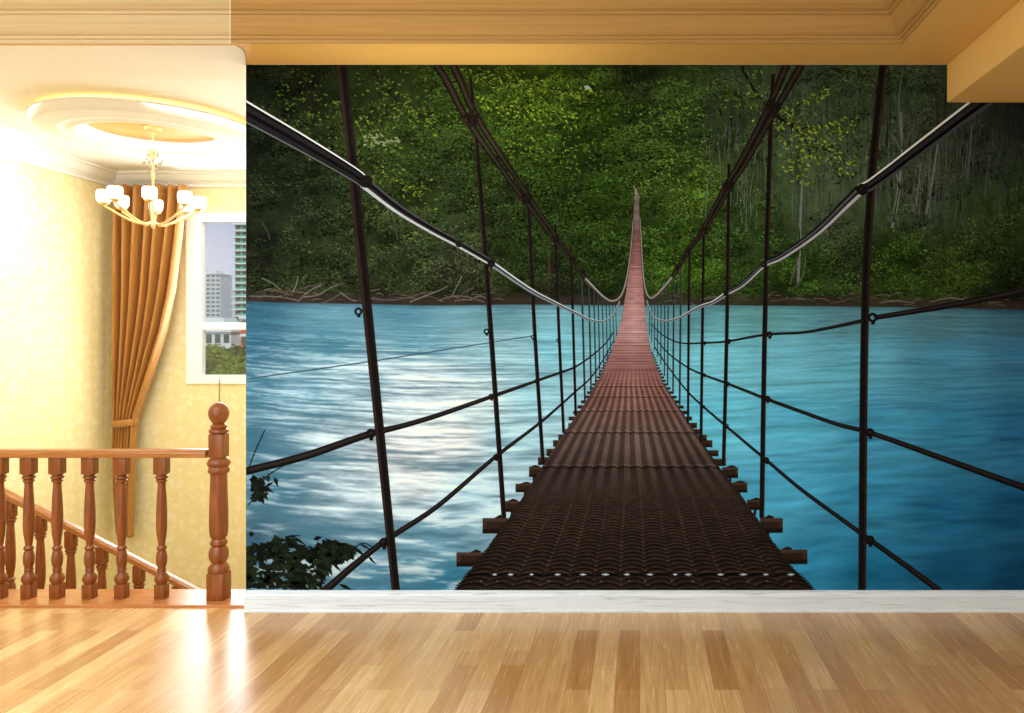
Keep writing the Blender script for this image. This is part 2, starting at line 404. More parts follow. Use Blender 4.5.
bm = bmesh.new(); hu = .0385; box(bm, -hu, hu, -hu, hu, Z_(456.8, ND), Z_(433.6, ND), bev=.003); nchild('rail_block', bm)
bm = bmesh.new()
fin = [(402, 1), (402.4, 5), (403.5, 9), (405.5, 13.6), (408, 17), (411, 19), (414, 19.2), (417, 18), (420, 15.2), (422.5, 12), (423.6, 10.4), (424.5, 13.5), (426, 15.8), (427.6, 15), (428.4, 13.4), (429.4, 17.5), (431, 18.6), (432.5, 17.6), (433.4, 14)]
lathe(bm, turn(fin, ND, 0), 28); nchild('finial', bm)

# ------------------------------------------------------------------ stair flight going down and its railing
sf = bmesh.new(); RD = 5.42
def stair_z(x): return Z_(487, RD) - (x - X_(0, RD)) * ((Z_(487, RD) - Z_(592, RD)) / (X_(205, RD) - X_(0, RD)))
steps = 14; x0 = X_(-90, RD); run = .27; slope = (Z_(487, RD) - Z_(592, RD)) / (X_(205, RD) - X_(0, RD))
for k in range(steps):
    xa = x0 + k * run; zt_ = stair_z(xa + run / 2) - .86
    if xa + run > HX - .02: break
    box(sf, xa, xa + run + .02, 4.62, RD + .05, zt_ - .16, zt_, bev=.006)
o = from_bm('stair_flight', sf, M['plinth']); o['kind'] = 'structure'
sr = empty('stair_railing', (X_(100, RD), RD, stair_z(X_(100, RD))))
tag(sr, 'sloping wooden stair railing going down behind the landing railing', 'railing')
def make_stair_baluster():
    bm = bmesh.new(); k = 5.42 / 4.41 * .90
    pr = [(w_ * BD / F / 2 * k, (Z_(y, BD) - Z_(473.6, BD)) * 1.05) for y, w_ in baluster_prof()][::-1]
    lathe(bm, pr, 16)
    zb = pr[0][1]; h = .031
    box(bm, -h, h, -h, h, zb - .12, zb, bev=.002); box(bm, -h, h, -h * .8, h * .8, -.001, .115, bev=.002)
    return from_bm('baluster', bm, M['rail'], None, None, True, 35)
s0 = make_stair_baluster(); s0.parent = sr
for i, px in enumerate([10.5, 40.5, 71, 102, 139, 178.5, 214, 250, -20]):
    o = s0 if i == 0 else s0.copy()
    if i: COL.objects.link(o); o.parent = sr
    x = X_(px, RD); o.location = (x - sr.location[0], 0, stair_z(x) - .05 - .115 - sr.location[2])
bm = bmesh.new(); xa, xb = X_(-40, RD), X_(275, RD); A = []; B = []
for dy, dz in ((-.036, -.02), (-.032, -.036), (.032, -.036), (.036, -.02), (.034, .0), (.016, .012), (-.016, .012), (-.034, .0)):
    A.append(bm.verts.new((xa, RD + dy, stair_z(xa) + dz - .012))); B.append(bm.verts.new((xb, RD + dy, stair_z(xb) + dz - .012)))
for i in range(8): bm.faces.new((A[i], A[(i + 1) % 8], B[(i + 1) % 8], B[i]))
bm.faces.new(list(reversed(A))); bm.faces.new(B)
child('handrail', bm, M['railx'], sr, True, 30)

# ------------------------------------------------------------------ ceiling medallion and chandelier
MX, MY = -3.66, 5.86
md = empty('ceiling_medallion', (MX, MY, HZ)); tag(md, 'round white ceiling medallion with glowing yellow cove and gilded centre', 'ceiling medallion')
zb = 2.98 - HZ
bm = bmesh.new()
torus_like(bm, [(.45, zb + .005), (.455, zb), (.47, zb), (.485, zb - .012), (.50, zb - .012), (.515, zb), (.56, zb + .002), (.57, zb - .006), (.585, zb - .006), (.60, zb + .004), (.70, zb + .006), (.715, zb + .012), (.725, zb + .03),
                (.735, zb + .04), (.74, zb + .06), (.74, zb + .075), (.74, zb + .085), (.62, zb + .085), (.62, -.0005), (.45, -.0005)], 96)
from_bm('ring', bm, M['white'], md, sm=True, ang=50)
bm = bmesh.new(); torus_like(bm, [(.625, zb + .088), (.655, zb + .088), (.655, zb + .10), (.625, zb + .10)], 96); from_bm('cove_light', bm, M['cove'], md)
bm = bmesh.new(); lathe(bm, [(.455, zb + .085), (.455, zb + .095)], 64); g_ = from_bm('gilded_disc', bm, M['foil'], md); g_['label'] = 'gold leaf ceiling inside the ring'
ch = empty('chandelier', (MX, MY, zb + HZ + .085)); tag(ch, 'eight-arm gilt chandelier with frosted cube shades hanging in the stair hall', 'chandelier')
zc = ch.location[2]
def cz(py): return Z_(py, MY) - zc
bm = bmesh.new(); lathe(bm, [(.05, -.03), (.06, -.012), (.06, -.0005)], 20)
from_bm('canopy', bm, M['brass'], ch, sm=True)
bm = bmesh.new()
k = 0; z = -.03
while z > cz(143):
    pts = [(.009 * math.cos(t) * (1 if k % 2 else 0), .009 * math.cos(t) * (0 if k % 2 else 1), z - .012 + .014 * math.sin(t)) for t in np.linspace(0, 2 * PI, 9)]
    tube(bm, pts, .0022, 5); z -= .021; k += 1
from_bm('chain', bm, M['brass'], ch, sm=True)
bm = bmesh.new(); lathe(bm, [(.006, cz(224)), (.012, cz(222)), (.016, cz(219)), (.010, cz(214)), (.008, cz(200)), (.008, cz(180)), (.014, cz(176)), (.008, cz(172)), (.008, cz(160)), (.02, cz(155)), (.024, cz(151)), (.014, cz(147)), (.006, cz(143))], 14)
from_bm('stem', bm, M['brass'], ch, sm=True)
bm = bmesh.new(); lathe(bm, [(.002, cz(229)), (.012, cz(227)), (.014, cz(225.5)), (.006, cz(223.5))], 12); from_bm('finial', bm, M['brass'], ch, sm=True)
# little crystals strung round the upper stem
def drop_mesh():
    bm = bmesh.new(); lathe(bm, [(.0008, -.026), (.006, -.018), (.0075, -.010), (.0045, -.004), (.0008, 0)], 6)
    me = bpy.data.meshes.new('crystal_drop'); bm.to_mesh(me); bm.free(); me.materials.append(M['crystal']); return me
dm = drop_mesh()
for ri, (rad, py, n) in enumerate(((.035, 152, 7), (.06, 159, 9), (.028, 167, 5))):
    for k in range(n):
        a = 2 * PI * k / n + ri * .4; o = link('crystal_drop', dm, None, ch); o.location = (rad * math.cos(a), rad * math.sin(a), cz(py + (k % 3) * 1.6))
bm = bmesh.new()
for rad, py in ((.035, 151), (.06, 158)):
    pts = [(rad * math.cos(t), rad * math.sin(t), cz(py)) for t in np.linspace(0, 2 * PI, 25)]; tube(bm, pts, .002, 5)
from_bm('crystal_hoop', bm, M['brass'], ch, sm=True)
# arms
bm = bmesh.new()
tpts = [(.01, 0, cz(222)), (.06, 0, cz(225)), (.13, 0, cz(222.5)), (.20, 0, cz(217.5)), (.26, 0, cz(212.5)), (.297, 0, cz(209.5)), (.305, 0, cz(207))]
tube(bm, tpts, .0075, 8); lathe(bm, [(.012, cz(208.5)), (.034, cz(206.8)), (.036, cz(206)), (.010, cz(206))], 14, (.305, 0))
a0 = from_bm('arm', bm, M['brass'], ch, sm=True)
bm = bmesh.new(); zs = cz(206)
lathe(bm, [(.012, zs), (.036, zs + .004), (.047, zs + .018), (.050, zs + .05), (.049, zs + .078), (.043, zs + .092), (.034, zs + .094), (.036, zs + .078), (.040, zs + .05), (.034, zs + .014), (.010, zs + .010)], 8, (.305, 0))
h0 = from_bm('lamp_shade', bm, M['shade'], a0, sm=True, ang=20)
for k in range(8):
    a = 2 * PI * (k + .5) / 8 + .1
    if k == 0: a0.rotation_euler = (0, 0, a); continue
    o = a0.copy(); COL.objects.link(o); o.parent = ch; o.rotation_euler = (0, 0, a)
    h = h0.copy(); COL.objects.link(h); h.parent = o

# ------------------------------------------------------------------ the town outside the window
def tower(name, label, px0, px1, pytop, d, depth, mats, zg=-12, floors=18, bays=5, balc=False):
    xa, xb = X_(px0, d), X_(px1, d); zt_ = Z_(pytop, d)
    r = empty(name, ((xa + xb) / 2, d, zg)); tag(r, label, 'building')
    w_ = xb - xa; h_ = zt_ - zg
    bm = bmesh.new(); box(bm, -w_ / 2, w_ / 2, 0, depth, 0, h_); from_bm('wall', bm, mats[0], r)
    fh = h_ / floors
    for f in range(floors):
        bm = bmesh.new()
        for c in range(bays):
            x_ = -w_ / 2 + w_ * (c + .18) / bays; box(bm, x_, x_ + w_ / bays * .62, -.12, .2, f * fh + fh * .28, f * fh + fh * .80)
        from_bm('window_row', bm, mats[1], r)
    for f in range(1, floors + 1):
        bm = bmesh.new()
        pr_ = 1.6 if balc else .35
        box(bm, -w_ / 2 - (1.2 if balc else .2), w_ / 2 + .2, -pr_, .1, f * fh - fh * .16, f * fh)
        from_bm('floor_slab', bm, mats[2], r)
    bm = bmesh.new(); box(bm, -w_ * .3, w_ * .25, 1, depth * .7, h_, h_ + fh * .8); box(bm, -w_ * .55, w_ * .55, -.8, depth, h_ - .3, h_ + .4); from_bm('roof', bm, mats[2], r)
    return r
cw = plain('pale_grey_render', (178, 192, 198), .8); cg = plain('grey_green_glazing', (96, 122, 128), .3); cs = plain('pale_concrete', (206, 214, 216), .8)
gw = plain('teal_glazing', (92, 168, 152), .3); gd = plain('dark_teal_glazing', (40, 84, 80), .3); gs = plain('white_concrete', (220, 232, 226), .8); rd = plain('orange_red_render', (206, 92, 50), .8)
tower('apartment_tower', 'grey-white apartment tower seen at the left of the window view', 201, 220.5, 274, 620, 18, (cw, cg, cs), floors=18, bays=4)
tower('apartment_tower', 'slim distant pale tower between the grey and the green towers', 222, 233, 291, 800, 18, (cs, cw, cs), floors=16, bays=3)
tower('apartment_tower', 'tall green glass tower with stacked balconies at the window edge', 235, 262, 224, 400, 20, (gw, gd, gs), floors=21, bays=4, balc=True)
tower('office_block', 'low white block with dark windows behind the trees', 196, 231, 331, 230, 12, (cs, gd, gs), floors=3, bays=4)
tower('office_block', 'orange-red low block at the foot of the green tower', 241, 262, 318, 225, 12, (rd, gd, gs), floors=4, bays=3)
sbox('ground', -1500, 600, 30, 2500, -13, -12, mat='board')
lf = plain('tree_leaves', (104, 132, 52), .7, .2, var=.5, bscale=2.0); lf2 = plain('tree_leaves_dark', (62, 92, 40), .7, .2, var=.5, bscale=2.0); bk = plain('bark', (86, 70, 52), .9)
def tree(px, pyt, d, rad, label, mat, seed):
    r_ = np.random.default_rng(seed); zt_ = Z_(pyt, d); x = X_(px, d)
    r = empty('tree', (x, d, -12)); tag(r, label, 'tree', 'trees outside the window')
    h = zt_ + 12
    bm = bmesh.new(); tube(bm, [(0, 0, 0), (.1, 0, h * .4), (0, .1, h * .8)], [.4, .3, .12], 8); from_bm('trunk', bm, bk, r)
    n = 2600; th = r_.uniform(0, 2 * PI, n); ph = np.arccos(r_.uniform(-1, 1, n)); rr = rad * r_.uniform(.55, 1.0, n) ** .5
    bump = 1 + .18 * np.sin(3 * th + seed) * np.sin(4 * ph) 
    c = np.stack([rr * np.sin(ph) * np.cos(th) * bump, rr * np.sin(ph) * np.sin(th) * bump, h - rad * 1.25 + rr * np.cos(ph) * 1.25 * bump], 1)
    a = r_.normal(size=(n, 3)); a /= np.linalg.norm(a, axis=1)[:, None]; b_ = np.cross(a, r_.normal(size=(n, 3))); b_ /= np.linalg.norm(b_, axis=1)[:, None]
    s = rad * .13 * r_.uniform(.6, 1.3, n)[:, None]
    V = np.stack([c - a * s, c + b_ * s * .6, c + a * s, c - b_ * s * .6], 1).reshape(-1, 3)
    me = bpy.data.meshes.new('crown'); me.from_pydata(V.tolist(), [], (np.arange(n * 4).reshape(-1, 4)).tolist()); link('crown', me, mat, r)
for i, t in enumerate(((205, 348, 74, 1.5, 'bushy green tree at the left edge of the window view', lf), (215, 346, 66, 1.5, 'yellow-green tree in front of the low white block', lf), (226, 350, 78, 1.5, 'dark green tree below the slim distant tower', lf2),
                       (237, 347, 70, 1.6, 'green tree in front of the orange-red block', lf2), (211, 362, 58, 1.2, 'low leafy tree at the bottom of the window view', lf2), (229, 364, 54, 1.3, 'rounded olive tree at the bottom of the window near the wall edge', lf), (247, 356, 62, 1.5, 'green tree just behind the mural wall edge', lf))):
    tree(t[0], t[1], t[2], t[3], t[4], t[5], i + 3)

# ================================================================== THE WALL MURAL (a flat printed picture on the wall)
YM = DW - .0012                              # face of the mural sheet
def mm(px, py, k=0.0):
    """print coordinates (photo pixels) -> metres on the sheet; k = print layer in hundredths of a millimetre"""
    px = np.maximum(np.asarray(px, float), 246.2); py = np.clip(np.asarray(py, float), 64.9, 592)
    return np.stack([(px - CX) * DW / F, np.full(px.shape, YM) - .00001 * np.asarray(k, float), H + (CY - py) * DW / F], -1)
mural = empty('wall_mural', (0, 0, 0)); mural.location = (X_(635, DW), DW, Z_(590, DW))
MO = np.array(mural.location)
tag(mural, 'large wall mural of a wooden suspension bridge crossing a blue river to a dark forest', 'wall mural')
PXR = CX + (XR - .003) * F / DW              # right end of the sheet in print coordinates
PT, PB_ = 64.9, 592.0
def inkmesh(name, V, faces, C, parent=None, off=MO):
    V = np.asarray(V, float).reshape(-1, 3) - off; C = np.asarray(C, float).reshape(-1, 3)
    faces = np.asarray(faces, np.int32); nf, k = faces.shape
    me = bpy.data.meshes.new(name)
    me.vertices.add(len(V)); me.vertices.foreach_set('co', V.astype(np.float32).ravel())
    me.loops.add(nf * k); me.loops.foreach_set('vertex_index', faces.ravel())
    me.polygons.add(nf); me.polygons.foreach_set('loop_start', np.arange(0, nf * k, k, dtype=np.int32)); me.polygons.foreach_set('loop_total', np.full(nf, k, np.int32))
    me.update(calc_edges=True)
    at = me.color_attributes.new('ink', 'FLOAT_COLOR', 'POINT')
    at.data.foreach_set('color', np.concatenate([C, np.ones((len(C), 1))], 1).astype(np.float32).ravel())
    me.validate(); return link(name, me, M['ink'], parent if parent is not None else mural)
INK = np.array((.96, 1.02, 1.15))
def ink(c): return np.minimum(lin(c) * INK, .94)
# ---- noise
def vnoise(x, y, seed=0):
    r_ = np.random.default_rng(seed); T = r_.random((256, 256))
    xi = np.floor(x).astype(int); yi = np.floor(y).astype(int); fx = x - xi; fy = y - yi
    fx = fx * fx * (3 - 2 * fx); fy = fy * fy * (3 - 2 * fy)
    a = T[yi & 255, xi & 255]; b = T[yi & 255, (xi + 1) & 255]; c = T[(yi + 1) & 255, xi & 255]; d = T[(yi + 1) & 255, (xi + 1) & 255]
    return (a * (1 - fx) + b * fx) * (1 - fy) + (c * (1 - fx) + d * fx) * fy
def fbm(x, y, sx, sy, oct=4, seed=0, gain=.55):
    s = 0; a = 1; t = 0
    for o in range(oct):
        s = s + a * vnoise(x / sx * 2 ** o + 17.3 * o, y / sy * 2 ** o + 9.1 * o, seed + o); t += a; a *= gain
    return s / t
def idw(ctrl, x, y, p=3.0, sy=1.0):
    P = np.array([[c[0], c[1]] for c in ctrl], float); Cc = np.array([ink(c[2]) for c in ctrl])
    sh = x.shape; x = x.ravel(); y = y.ravel(); out = np.zeros((x.size, 3)); wsum = np.zeros(x.size)
    for (a, b), c in zip(P, Cc):
        w_ = 1 / (((x - a) ** 2 + ((y - b) * sy) ** 2) + 60) ** (p / 2); out += w_[:, None] * c; wsum += w_
    return (out / wsum[:, None]).reshape(*sh, 3)
def grid_faces(nx, ny):
    i = np.arange(nx - 1)[None, :] + np.arange(ny - 1)[:, None] * nx
    return np.stack([i, i + 1, i + nx + 1, i + nx], -1).reshape(-1, 4)
# ---- forest
FC = [(250, 70, (20, 28, 14)), (300, 80, (26, 34, 17)), (260, 150, (24, 32, 18)), (300, 200, (36, 46, 27)), (260, 250, (31, 37, 22)), (310, 260, (44, 54, 28)), (380, 90, (35, 47, 20)), (400, 150, (48, 64, 27)),
      (420, 240, (56, 70, 36)), (370, 270, (46, 54, 30)), (450, 200, (48, 64, 29)), (460, 270, (60, 67, 44)), (480, 85, (46, 66, 20)), (540, 100, (60, 84, 22)), (600, 110, (44, 66, 18)), (560, 160, (44, 66, 20)), (600, 200, (42, 64, 18)),
      (520, 250, (38, 54, 21)), (590, 260, (40, 60, 21)), (640, 78, (34, 46, 22)), (680, 110, (58, 82, 34)), (660, 160, (66, 92, 34)), (700, 190, (64, 90, 30)), (720, 120, (52, 70, 38)), (690, 260, (57, 86, 26)),
      (740, 230, (50, 72, 33)), (760, 90, (59, 78, 50)), (820, 80, (46, 60, 42)), (800, 150, (68, 87, 56)), (830, 220, (63, 78, 52)), (800, 270, (51, 77, 27)), (900, 90, (47, 60, 42)), (940, 130, (46, 56, 39)), (920, 200, (57, 68, 50)),
      (900, 260, (48, 70, 23)), (980, 150, (39, 47, 37)), (1010, 120, (28, 35, 26)), (1000, 220, (46, 62, 27)), (960, 280, (50, 70, 25)), (1020, 270, (33, 44, 18)), (560, 290, (36, 42, 25)), (1120, 120, (14, 18, 12)), (1120, 260, (24, 32, 15))]
SHX = [240, 300, 360, 430, 470, 520, 600, 700, 800, 900, 1024, 1180]; SHY = [301, 303, 304, 305.5, 305, 304.5, 305, 305, 306, 307, 309.5, 311]
def shore(x): return np.interp(x, SHX, SHY)
st = 1.6; xs = np.arange(246.3, PXR, st); xs = np.append(xs, PXR); ys = np.arange(PT, 308, st); gx, gy = np.meshgrid(xs, ys)
bot = shore(gx); gy = PT + (gy - PT) / (ys[-1] - PT) * (bot + 3 - PT)
base = idw(FC, gx, gy)
n1 = fbm(gx, gy, 26, 20, 4, 3); n2 = vnoise(gx / 2.6, gy / 2.4, 40); n3 = fbm(gx, gy, 5.5, 26, 3, 77)
mod = .28 + .95 * np.clip((n1 - .28) * 1.7, 0, 1) * (.45 + .9 * n2)
right = np.clip((gx - 690) / 130, 0, 1) * np.clip((255 - gy) / 60, 0, 1)           # thin misty stems of the far slope
mod = mod * (1 - right) + right * (.35 + 1.5 * n3 * (.6 + .8 * n2))
col = base * mod[..., None]
bank = np.clip((gy - (shore(gx) - 12)) / 7, 0, 1) * (.5 + .5 * fbm(gx, gy, 20, 6, 3, 9))
bcol = ink((58, 46, 40)) * (.35 + 1.1 * fbm(gx, gy, 9, 2.2, 3, 5))[..., None]
col = col * (1 - bank[..., None]) + bcol * bank[..., None]
fo = inkmesh('forest_print', mm(gx, gy, 0), grid_faces(gx.shape[1], gx.shape[0]), col); fo['label'] = 'dark green riverside forest printed across the top'
# leaf dabs
def dabs(cx, cy, ln, wd_, ang, cols, lay):
    ca, sa = np.cos(ang), np.sin(ang)
    pts = [(-ln, 0 * ln), (0 * ln, wd_), (ln, 0 * ln), (0 * ln, -wd_)]
    V = np.stack([mm(cx + a * ca - b * sa, cy + a * sa + b * ca, lay) for a, b in pts], 1)
    return V.reshape(-1, 3), np.repeat(cols, 4, 0)
def quadf(n): return np.arange(n * 4).reshape(-1, 4)
r1 = np.random.default_rng(5)
LV, LC = [], []
crowns = []
for k in range(430):
    x = r1.uniform(246, 1060); y = r1.uniform(70, 296); s_ = r1.uniform(11, 24)
    if x > 720 and y < 215 and r1.random() < .5: continue
    crowns.append((x, y, s_ * r1.uniform(.9, 1.5), s_ * r1.uniform(.6, 1.0)))
crowns.sort(key=lambda c: c[1])
for k in range(70): crowns.append((r1.uniform(500, 640), r1.uniform(75, 290), r1.uniform(12, 26), r1.uniform(8, 15)))
for k in range(45): crowns.append((r1.uniform(645, 735), r1.uniform(85, 290), r1.uniform(10, 22), r1.uniform(8, 14)))
for ci, (x, y, rx, ry) in enumerate(crowns):
    n = int(rx * ry * .62)
    t = r1.uniform(0, 2 * PI, n); q = np.sqrt(r1.random(n)); dx = q * np.cos(t); dy = q * np.sin(t)
    px = x + rx * dx; py = y + ry * dy
    ok = (px > 249) & (px < PXR - 3) & (py > PT + 2) & (py < shore(px) - 6 - 8 * r1.random(n))
    px, py, dx, dy = px[ok], py[ok], dx[ok], dy[ok]; n = len(px)
    if not n: continue
    b = idw(FC, px, py)
    lum = np.clip(.95 - .75 * dy - .25 * dx, .2, 2) * r1.uniform(.3, 1.75, n) * (.55 + .9 * fbm(px, py, 16, 12, 2, 31))
    hi = r1.random(n) < .10; lum = np.where(hi, lum * 1.75, lum)
    tint = np.ones((n, 3)); tint[:, 0] *= r1.uniform(.85, 1.18, n); tint[:, 2] *= r1.uniform(.7, 1.15, n)
    V, C = dabs(px, py, r1.uniform(.9, 2.1, n), r1.uniform(.5, 1.05, n), r1.uniform(-.7, 1.1, n), b * lum[:, None] * tint, 3 + (ci % 60) * .55)
    LV.append(V); LC.append(C)
V = np.concatenate(LV); C = np.concatenate(LC)
lv = inkmesh('foliage_print', V, quadf(len(V) // 4), C); lv['label'] = 'mottled green leaves of the printed forest'
# ---- ribbons: a strip with colour bands across it
def spline(pts, step=3.0):
    P = np.array(pts, float); P = np.vstack([2 * P[0] - P[1], P, 2 * P[-1] - P[-2]]); out = []
    for i in range(1, len(P) - 2):
        n = max(2, int(np.hypot(*(P[i + 1, :2] - P[i, :2])) / step)); p0, p1, p2, p3 = P[i - 1], P[i], P[i + 1], P[i + 2]
        # centripetal-ish: plain Catmull-Rom with clamped tangents
        d = np.hypot(*(p2 - p1)[:2]); m1 = (p2 - p0) / max(np.hypot(*(p2 - p0)[:2]), 1e-6) * d; m2 = (p3 - p1) / max(np.hypot(*(p3 - p1)[:2]), 1e-6) * d
        for t in np.arange(n) / n:
            h = (2 * t ** 3 - 3 * t ** 2 + 1) * p1 + (t ** 3 - 2 * t ** 2 + t) * m1 + (-2 * t ** 3 + 3 * t ** 2) * p2 + (t ** 3 - t ** 2) * m2
            tt = h.copy(); tt[2:] = (p1 + (p2 - p1) * t)[2:]; out.append(tt)
    out.append(P[-2]); return np.array(out)
class Ink:
    def __init__(s): s.V = []; s.C = []; s.n = 0; s.F = []
    def quad4(s, pts, c, k):
        s.V.append(mm([p[0] for p in pts], [p[1] for p in pts], k)); s.C.append(np.repeat(np.asarray(c, float)[None], 4, 0)); s.F.append([s.n, s.n + 1, s.n + 2, s.n + 3]); s.n += 4
    def ribbon(s, pts, bands, k, step=3.0, twist=None, wob=0):
        """pts rows (x,y,width); bands: list of (u0,u1,colour) across -1..1; twist: (period px, amount)"""
        P = spline(pts, step); d = np.gradient(P[:, :2], axis=0); d /= np.maximum(np.hypot(d[:, 0], d[:, 1]), 1e-6)[:, None]
        nrm = np.stack([-d[:, 1], d[:, 0]], 1)
        nrm[nrm[:, 1] > 0] *= -1 if abs(np.mean(nrm[:, 1])) > .05 else 1           # u=+1 is the upper edge
        arc = np.concatenate([[0], np.cumsum(np.hypot(*np.diff(P[:, :2], axis=0).T))])
        hw = P[:, 2] / 2
        if wob: hw = hw * (1 + wob * np.sin(arc * 1.9))
        for (u0, u1, c) in bands:
            A = P[:, :2] + nrm * (hw * u0)[:, None]; B = P[:, :2] + nrm * (hw * u1)[:, None]; n = len(P)
            V = np.stack([mm(A[:, 0], A[:, 1], k), mm(B[:, 0], B[:, 1], k)], 1).reshape(-1, 3)
            c_ = np.repeat(np.asarray(ink(c))[None], n * 2, 0)
            if twist:
                ph = np.repeat(arc, 2) * 2 * PI / twist[0] + np.tile([0, 1.6], n); c_ = c_ * (1 + twist[1] * np.sin(ph))[:, None]
            s.V.append(V); s.C.append(np.clip(c_, 0, 1)); b0 = s.n
            for i in range(n - 1): s.F.append([b0 + 2 * i, b0 + 2 * i + 2, b0 + 2 * i + 3, b0 + 2 * i + 1])
            s.n += 2 * n
    def poly4(s, x0, y0, x1, y1, c, k): s.quad4([(x0, y0), (x1, y0), (x1, y1), (x0, y1)], ink(c), k)
    def ring(s, x, y, ro, ri, c, k, n=14):
        for i in range(n):
            a, b = 2 * PI * i / n, 2 * PI * (i + 1) / n
            s.quad4([(x + ro * math.cos(a), y + ro * math.sin(a)), (x + ro * math.cos(b), y + ro * math.sin(b)), (x + ri * math.cos(b), y + ri * math.sin(b)), (x + ri * math.cos(a), y + ri * math.sin(a))], ink(c), k)
    def leaf(s, x, y, ln, wd_, ang, c, k):
        ca, sa = math.cos(ang), math.sin(ang)
        f = lambda a, b: (x + a * ca - b * sa, y + a * sa + b * ca)
        s.quad4([f(-ln, 0), f(-.2 * ln, wd_), f(ln, 0), f(-.2 * ln, -wd_)], ink(c), k)
    def build(s, name, parent=None, label=None):
        o = inkmesh(name, np.concatenate(s.V), s.F, np.concatenate(s.C), parent)
        if label: o['label'] = label
        return o
# ---- trunks on the far slope
r2 = np.random.default_rng(21)
birch = [(901, 112, 901, 165, 893, 222, 2.2, (110, 116, 104)), (903, 60 + 8, 899, 100, 901, 150, 1.4, (84, 92, 78)), (896, 172, 899, 190, 892, 228, 2.2, (116, 120, 110)), (938, 140, 933, 175, 926, 214, 2.2, (100, 106, 98)), (931, 150, 930, 168, 928, 200, 1.4, (80, 86, 78)), (921, 162, 919, 180, 916, 205, 1.6, (96, 102, 92)),
         (972, 124, 970, 150, 967, 178, 1.6, (78, 84, 76)), (968, 140, 966, 160, 964, 176, 1.2, (70, 76, 68)), (951, 140, 949, 170, 945, 195, 1.3, (62, 66, 62)), (990, 156, 987, 175, 984, 195, 1.3, (66, 72, 66)), (802, 180, 800, 230, 798, 285, 2.6, (112, 116, 104)), (798, 215, 799, 250, 790, 284, 1.4, (84, 86, 76)),
         (806, 255, 803, 275, 796, 287, 1.2, (90, 92, 84)), (1008, 150, 1006, 180, 1001, 205, 1.2, (50, 56, 50)), (868 + 12, 170, 880, 190, 878, 215, 1.2, (70, 76, 70)), (846, 150, 846, 180, 845, 214, 1.3, (70, 78, 68)), (820, 150, 821, 170, 820, 200, 1.1, (66, 74, 62))]
for (xa, ya, xb, yb, xc, yc, w_, c) in birch: I = Ink(); I.ribbon([(xa, ya, w_ * .6), (xb, yb, w_), (xc, yc, w_ * 1.1)], [(-1, 1, c)], 40, twist=(9, .25)); I.build('tree_trunk_print', None, 'pale bare trunk on the far slope')
I = Ink(); I.ribbon([(889, 132, .8), (893, 137, 1), (899, 147, 1.3)], [(-1, 1, (92, 98, 88))], 40); I.ribbon([(921, 112, .7), (914, 126, .9), (907, 140, 1.2)], [(-1, 1, (76, 84, 72))], 40)
I.build('tree_fork_print'); I = Ink()
for k in range(420):
    x = r2.uniform(705, 1030); y = r2.uniform(85, 190); l = r2.uniform(14, 46); c = r2.uniform(.75, 1.15); dk = np.clip(1 - (x - 900) / 260, .5, 1) * np.clip((y - 40) / 90, .45, 1)
    I.ribbon([(x + r2.normal(0, 2), y, .5), (x + r2.normal(0, 1), y + l / 2, .8), (x, y + l, .9)], [(-1, 1, tuple(np.array((86, 96, 80)) * c * dk))], 38, step=8)
o = I.build('thin_stem_print', None, 'thin grey stems on the misty far slope'); o['kind'] = 'stuff'
# pale twigs at the water's edge and in the left scrub
dr_ = [[(249, 296), (280, 297), (300, 301)], [(285, 298), (300, 289), (325, 284), (345, 284)], [(298, 302), (308, 292), (322, 285), (334, 283)], [(262, 278), (274, 284), (281, 290)], [(293, 292), (297, 283), (298, 276)], [(304, 297), (318, 295), (330, 288), (338, 285)],
       [(320, 304), (330, 300), (340, 294)], [(340, 292), (350, 299), (356, 301)], [(370, 299), (392, 300), (410, 297), (425, 292)], [(410, 302), (425, 296), (440, 290), (448, 286)], [(440, 300), (455, 296), (468, 297), (484, 302)], [(455, 303), (463, 293), (474, 288)], [(452, 296), (458, 284), (462, 276)], [(470, 300), (480, 296), (489, 300)],
       [(345, 263), (350, 252), (353, 245)], [(437, 262), (442, 252), (446, 240)], [(398, 240), (394, 222), (392, 212)], [(288, 232), (292, 224), (291, 215)], [(262, 222), (268, 232), (270, 240)], [(400, 235), (412, 246), (424, 252)], [(425, 220), (432, 210), (440, 200)], [(440, 250), (450, 232), (452, 214)],
       [(880, 303), (895, 301), (915, 303)], [(930, 302), (950, 298), (975, 302)], [(960, 303), (980, 300), (1005, 306)], [(700, 300), (715, 297), (730, 300)], [(770, 301), (800, 298), (815, 301)]]
for pts in dr_: 
    I = Ink(); c = r2.uniform(.75, 1.15); I.ribbon([(x, y, .8 + .5 * r2.random()) for x, y in pts], [(-1, 1, tuple(np.array((96, 90, 80)) * c * (.66 if min(q[1] for q in pts) < 270 else 1)))], 41); I.build('driftwood_print')
I = Ink()
for k in range(120):
    x = r2.choice([r2.uniform(250, 500), r2.uniform(640, 1030)]); y = shore(x) - r2.uniform(2, 11); l = r2.uniform(5, 18); a = r2.normal(0, .25)
    I.ribbon([(x, y, .6), (x + l / 2, y + l * a * .5 - 1, 1.0), (x + l, y + l * a, .5)], [(-1, 1, tuple(np.array((96, 80, 70)) * r2.uniform(.45, 1.2)))], 40, step=6)
o = I.build('bank_twig_print', None, 'tangle of small twigs along the waterline'); o['kind'] = 'stuff'; I = Ink()
I.ribbon([(552, 238, 5), (551, 265, 6), (550, 300, 8)], [(-1, .3, (36, 32, 26)), (.3, 1, (58, 52, 42))], 30)
for pts in ([(545, 170), (556, 200), (560, 222)], [(575, 160), (566, 190), (562, 220)], [(600, 130), (585, 170), (575, 200)], [(530, 200), (540, 215), (548, 235)]):
    J = Ink(); J.ribbon([(x, y, 1.2) for x, y in pts], [(-1, 1, (34, 38, 22))], 39); J.build('forest_branch_print')
